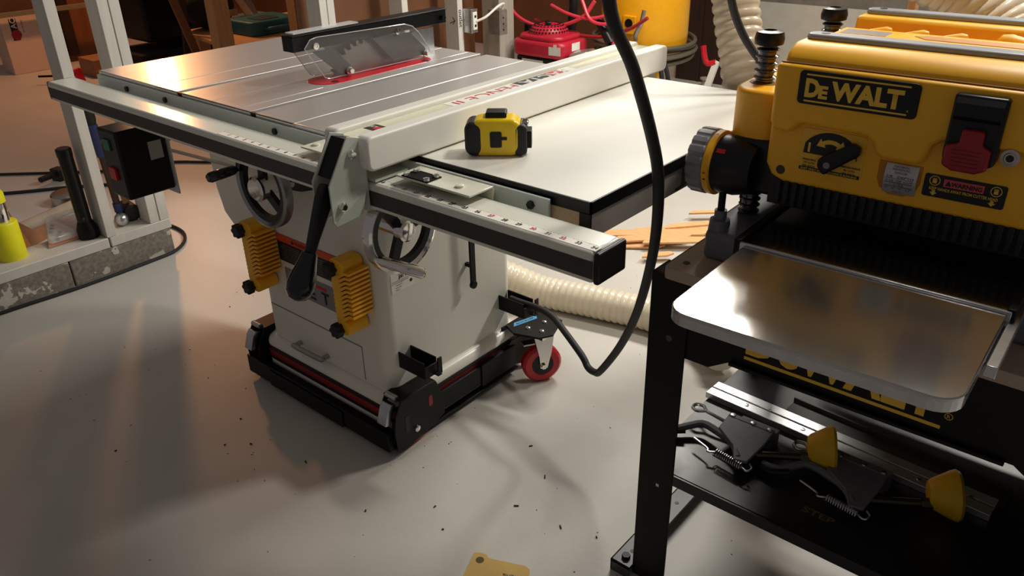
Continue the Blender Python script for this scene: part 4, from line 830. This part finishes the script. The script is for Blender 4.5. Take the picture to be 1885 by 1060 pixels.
for i, (a, b, w, mt2, lb) in enumerate((((-2.98, 1.97, .0), (-3.08, 1.80, .85), .05, BROWN, 'brown stick leaning left of the pine post'), ((-3.08, 1.86, .0), (-3.2, 2.02, .9), .045, DKBROWN, 'dark stick crossing the brown stick beside the pine post'), ((-3.1, 2.45, .38), (-3.25, 2.2, .9), .05, PINE, 'pale stick leaning above the teal case'), ((-3.15, 2.50, .38), (-3.3, 2.36, .9), .06, BROWN, 'brown board leaning above the teal case'), ((-3.0, 2.05, .50), (-3.05, 2.28, .49), .04, PINE, 'short pale stick lying across behind the pine post'))):
    tag(obj('wood_stick', MB().bar(a, b, w, .02, (1, 0, 0)), mt2), lb, 'stick', 'leaning wood sticks')
tag(obj('black_bag', MB().sphere((-3.19, 2.16, .53), .16, 16, (1, 1.1, .9)), FELT), 'black lumpy bag on bench between the pine posts', 'bag')
# stuff between the studs
for i, y in enumerate((2.27, 2.325)): tag(obj('wood_strip', MB().bar((-1.02, y, .0), (-1.02, y+.005, 1.2), .038, .02, (1, 0, 0)), mat('strip_tan', s(190, 130, 88), .6)), ('left' if i == 0 else 'right')+' one of two tan wood strips standing behind the outlet box', 'strip', 'tan wood strips')
ob = thing('outlet_box', (-.80, 2.19, .60), 'metal electrical outlet box with white socket on the written stud', 'outlet')
obj('box', MB().box(-.835, -.775, 2.168, 2.215, .585, .70), STEEL, ob, .002); obj('socket', MB().box(-.776, -.770, 2.178, 2.207, .60, .685), PAPERW, ob, .003)
for z in (.62, .664): obj('slot', MB().box(-.7705, -.769, 2.186, 2.199, z-.006, z+.006), INK, ob)
jb = thing('junction_box', (-.80, 2.40, .56), 'grey metal junction box on grey post beside the red engine', 'box')
obj('box', MB().box(-.85, -.77, 2.375, 2.435, .545, .67), mat('galvanised', s(150, 144, 134), .5, .6, .2), jb, .002)
for dz in (.57, .60, .63): obj('knockout', MB().lathe([(.005, 0), (.005, .0006)], (-.77, 2.405, dz), X_, 10), INK, jb)
tag(obj('white_wire', MB().tube(spline([(-.77, 2.20, .64), (-.74, 2.24, .66), (-.73, 2.32, .70), (-.76, 2.40, .70), (-.78, 2.405, .668)], 6), .006, 8), PAPERW), 'white wire joining outlet box and junction box', 'wire')
tag(obj('grey_fixture', MB().prism(rrect(.14, .05, .02, 4, 2.30, .79), (-.86, 0, 0), Y_, Z_, (.05, 0, 0)), mat('fixture_white', s(206, 204, 200), .4), None, .004), 'pale rounded cover above the tan wood strips', 'cover')
tag(obj('leather_pouch', MB().prism(rrect(.17, .22, .05, 5, 1.97, .50), (-.98, 0, 0), Y_, Z_, (.06, 0, 0)), mat('dark_leather', s(40, 24, 18), .5), None, .01), 'dark leather pouch hanging behind the blade guard arm', 'pouch')

# red engine (pressure washer)
en = thing('petrol_engine', (-.63, 2.62, 0), 'red petrol engine with domed grille behind the saw table', 'engine')
ec = V((-.63, 2.62, .47))
obj('shroud', MB().prism(rrect(.34, .26, .05, 5, ec.x, ec.y), (0, 0, .43), X_, Y_, (0, 0, .085)), mat('engine_red', s(186, 28, 52), .4, var=.05), en, .02, 3)
obj('cowl', MB().prism(rrect(.28, .24, .06, 5, ec.x, ec.y), (0, 0, .51), X_, Y_, (0, 0, .03)), mat('engine_red', s(186, 28, 52)), en, .012, 3)
gr = obj('grille_dome', MB().lathe([(.105, 0), (.103, .015), (.085, .035), (.05, .044), (.001, .046)], (ec.x-.01, ec.y, .54), Z_, 30), mat('engine_red', s(186, 28, 52)), en)
gm = MB()
for rr, zz, nn in ((.103, .013, 36), (.094, .026, 32), (.078, .038, 26), (.058, .0435, 20)):
    for i in range(nn):
        a = 2*math.pi*i/nn; c = V((ec.x-.01+rr*math.cos(a), ec.y+rr*math.sin(a), .54+zz)); gm.obox(c, (math.cos(a), math.sin(a), 0), (-math.sin(a), math.cos(a), 0), Z_, .006, .008, .007)
g_ = obj('grille_holes', gm, INK, gr)
obj('recoil_handle', MB().obox((ec.x+.0, ec.y-.02, .592), (.7, -.7, 0), (.7, .7, 0), Z_, .07, .025, .015), BLACKP, en, .004)
obj('lower_block', MB().box(ec.x-.14, ec.x+.15, ec.y-.115, ec.y+.12, .33, .43), BLACKP, en, .01)
obj('spec_plate', MB().box(ec.x-.10, ec.x+.04, ec.y-.1175, ec.y-.115, .375, .415), INKW, en)
obj('white_sticker', MB().prism([(-.03, -.022), (.045, -.02), (.045, .022), (.02, .022), (.02, .034), (-.0, .034), (-.0, .02), (-.03, .02)], (ec.x+.12, ec.y-.1315, .475), X_, Z_, (0, .001, 0)), PAPERW, en)
obj('side_sticker', MB().box(ec.x+.1705, ec.x+.1715, ec.y-.04, ec.y+.03, .465, .505), PAPERW, en)
obj('fuel_cap', MB().cyl((ec.x-.17, ec.y+.06, .50), (ec.x-.17, ec.y+.06, .56), .045, 18), BLACKP, en)
obj('muffler', MB().obox((ec.x+.23, ec.y-.03, .43), (1, .2, .2), (-.2, 1, 0), Z_, .11, .12, .09), mat('muffler_alu', (.6, .58, .55), .35, .9), en, .015)
obj('air_pipe', MB().tube(spline([(ec.x+.02, ec.y+.16, .52), (ec.x+.02, ec.y+.18, .68), (ec.x-.03, ec.y+.17, .76), (ec.x-.10, ec.y+.16, .78), (ec.x-.13, ec.y+.16, .70)], 6), .026, 12), BLACKP, en)
obj('frame', MB().tube([(ec.x-.15, ec.y-.1, .33), (ec.x-.15, ec.y-.1, .0)], .016).tube([(ec.x+.15, ec.y-.1, .33), (ec.x+.15, ec.y-.1, 0)], .016).tube([(ec.x-.15, ec.y+.1, .33), (ec.x-.15, ec.y+.1, 0)], .016).tube([(ec.x+.15, ec.y+.1, .33), (ec.x+.15, ec.y+.1, 0)], .016), BLACKM, en)
rh = MB()
rh.tube(spline([(-.98, 2.70, .74), (-.92, 2.66, .62), (-.78, 2.66, .56), (-.62, 2.68, .565), (-.48, 2.70, .62), (-.42, 2.72, .70)], 8), .010, 8)
rh.tube(spline([(-.70, 2.72, .66), (-.58, 2.70, .63), (-.45, 2.70, .615), (-.34, 2.72, .64), (-.30, 2.74, .70)], 8), .009, 8)
rh.tube(spline([(-.50, 2.72, .70), (-.42, 2.69, .61), (-.32, 2.70, .60), (-.27, 2.72, .64)], 8), .009, 8)
rh.tube(spline([(-.30, 2.74, .66), (-.30, 2.72, .58), (-.285, 2.7, .52), (-.30, 2.7, .44)], 8), .009, 8)
tag(obj('red_air_hose', rh, PINKH), 'loose red air hose looped above the red engine', 'hose')
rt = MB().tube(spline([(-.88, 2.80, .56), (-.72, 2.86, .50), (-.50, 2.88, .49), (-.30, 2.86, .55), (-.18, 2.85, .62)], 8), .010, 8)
tag(obj('red_hose_lower', rt, mat('dark_red_hose', s(170, 36, 48), .4)), 'dark red hose passing behind the red engine', 'hose')  # one even red, darker than the looped hose
sg = thing('spray_gun', (-.32, 2.72, .34), 'black spray gun with red trigger hanging beside the red engine', 'spray gun')
obj('body', MB().cyl((-.31, 2.70, .33), (-.295, 2.70, .50), .024, 14), BLACKP, sg, .002); obj('nozzle_arm', MB().cyl((-.295, 2.70, .50), (-.40, 2.74, .60), .026, 14), BLACKP, sg); obj('trigger', MB().obox((-.245, 2.69, .43), X_, Y_, Z_, .035, .03, .07), REDP, sg, .008)
# compressor
cm = thing('air_compressor', (-.48, 3.3, 0), 'yellow air compressor tank with wound grey hose', 'compressor')
obj('tank', MB().lathe([(.10, .30), (.20, .33), (.245, .38), (.25, .44), (.25, .80), (.24, .86), (.15, .92)], (-.48, 3.32, 0), Z_, 36), TANK, cm)
obj('valve_block', MB().obox((-.42, 3.065, .535), X_, Y_, Z_, .085, .02, .10), TANK, cm, .006); obj('valve_port', MB().lathe([(.024, 0), (.024, .006), (.014, .004)], (-.42, 3.055, .545), (0, -1, 0), 16), BLACKP, cm)
obj('brass_pipe', MB().tube(spline([(-.33, 3.06, .62), (-.34, 3.05, .55), (-.37, 3.05, .49), (-.38, 3.07, .46)], 6), .012, 10), STEEL, cm)
for x in (-.66, -.30): obj('leg', MB().bar((x, 3.2, .36), (x+(.02 if x > -.4 else -.02), 3.18, 0), .05, .01, (1, 0, 0)), TANK, cm)
obj('leg', MB().bar((-.48, 3.5, .36), (-.48, 3.52, 0), .05, .01, (1, 0, 0)), TANK, cm)
co = MB()
for i in range(8):
    z = .335+.019*(i % 6)+random.uniform(-.004, .004); rr = .262+.012*(i % 2)+.004*i
    co.tube([(-.48+rr*math.cos(2*math.pi*k/40), 3.32+rr*math.sin(2*math.pi*k/40), z+.02*math.sin(2*math.pi*k/40+i)) for k in range(41)], .0115, 8)
tag(obj('wound_air_hose', co, HOSEOL), 'grey air hose wound around the yellow compressor tank', 'hose')
tag(obj('black_cord_loop', MB().tube(spline([(-.20, 3.0, .42), (-.15, 2.98, .28), (-.20, 2.98, .13), (-.24, 3.0, .02), (-.17, 3.0, .10), (-.12, 3.0, .26), (-.165, 3.0, .40), (-.21, 3.0, .43)], 8), .012, 8), BLACKR), 'black cord loop hanging beside the fence end', 'cord')
# back right
tag(obj('white_board', MB().box(-.95, -.72, 4.22, 4.25, 0, 2.2), WALLW), 'white upright board between compressor and dark door', 'board')
dd = thing('dark_door', (-.5, 4.2, 0), 'dark brown wooden door leaning upright behind the compressor', 'door')
obj('leaf', MB().box(-.72, -.34, 4.16, 4.20, .0, 2.1), DKBROWN, dd, .003); obj('stile', MB().box(-.56, -.54, 4.155, 4.16, .0, 2.1), DKBROWN, dd)
rlv = thing('red_lever', (-.12, 3.4, 0), 'red handled lever on white bar standing near the ribbed hose', 'lever')
obj('bar', MB().bar((-.14, 3.40, .0), (-.055, 3.42, .32), .035, .02, (0, 1, 0)), PAPERW, rlv); obj('grip', MB().tube(spline([(-.06, 3.42, .315), (-.105, 3.41, .305), (-.128, 3.41, .34), (-.142, 3.41, .40)], 6), .016, 10), REDP, rlv)
cr_ = thing('caster_wheel', (-.29, 3.75, 0), 'small grey caster block with yellow mark on floor before the dark door', 'caster')
obj('block', MB().box(-.34, -.24, 3.72, 3.80, 0, .075), mat('caster_grey', s(150, 146, 138), .5), cr_, .006); obj('stem', MB().lathe([(.05, .075), (.05, .085), (.018, .09), (.018, .12), (.03, .125), (.03, .135)], (-.29, 3.76, 0), Z_, 18), mat('caster_grey', s(150, 146, 138)), cr_); obj('yellow_mark', MB().box(-.325, -.27, 3.7185, 3.7205, .015, .06), YELC, cr_)
# tool behind the planer
ts = thing('tool_stand', (1.50, 1.2, 0), 'grey stand carrying a black power tool behind the planer', 'stand')
obj('top', MB().box(1.30, 1.72, 1.12, 1.5, .74, .76), GREYC, ts); 
for x, y in ((1.34, 1.16), (1.68, 1.16), (1.34, 1.46), (1.68, 1.46)): obj('leg', MB().box(x-.02, x+.02, y-.02, y+.02, 0, .74), BLACKM, ts)
bt = thing('black_power_tool', (1.5, 1.3, .76), 'black power tool with red and yellow trim behind the planer', 'power tool')
obj('body', MB().box(1.36, 1.66, 1.17, 1.45, .79, .885), BLACKP, bt, .02, 3); obj('arched_handle', MB().tube(spline([(1.40, 1.2, .87), (1.43, 1.2, .91), (1.50, 1.2, .945), (1.62, 1.2, .955)], 6), .018, 12), BLACKP, bt)
obj('red_trim', MB().box(1.37, 1.66, 1.164, 1.172, .815, .83), REDP, bt); obj('yellow_trim', MB().box(1.37, 1.66, 1.164, 1.172, .795, .81), YELT, bt); obj('foot', MB().box(1.40, 1.62, 1.19, 1.43, .76, .79), GREYC, bt)
tag(obj('pine_stick', MB().bar((1.55, 1.09, 0), (1.535, 1.09, 1.30), .028, .016, (1, 0, 0)), PINE), 'upright pine stick behind the rear planer column', 'stick')
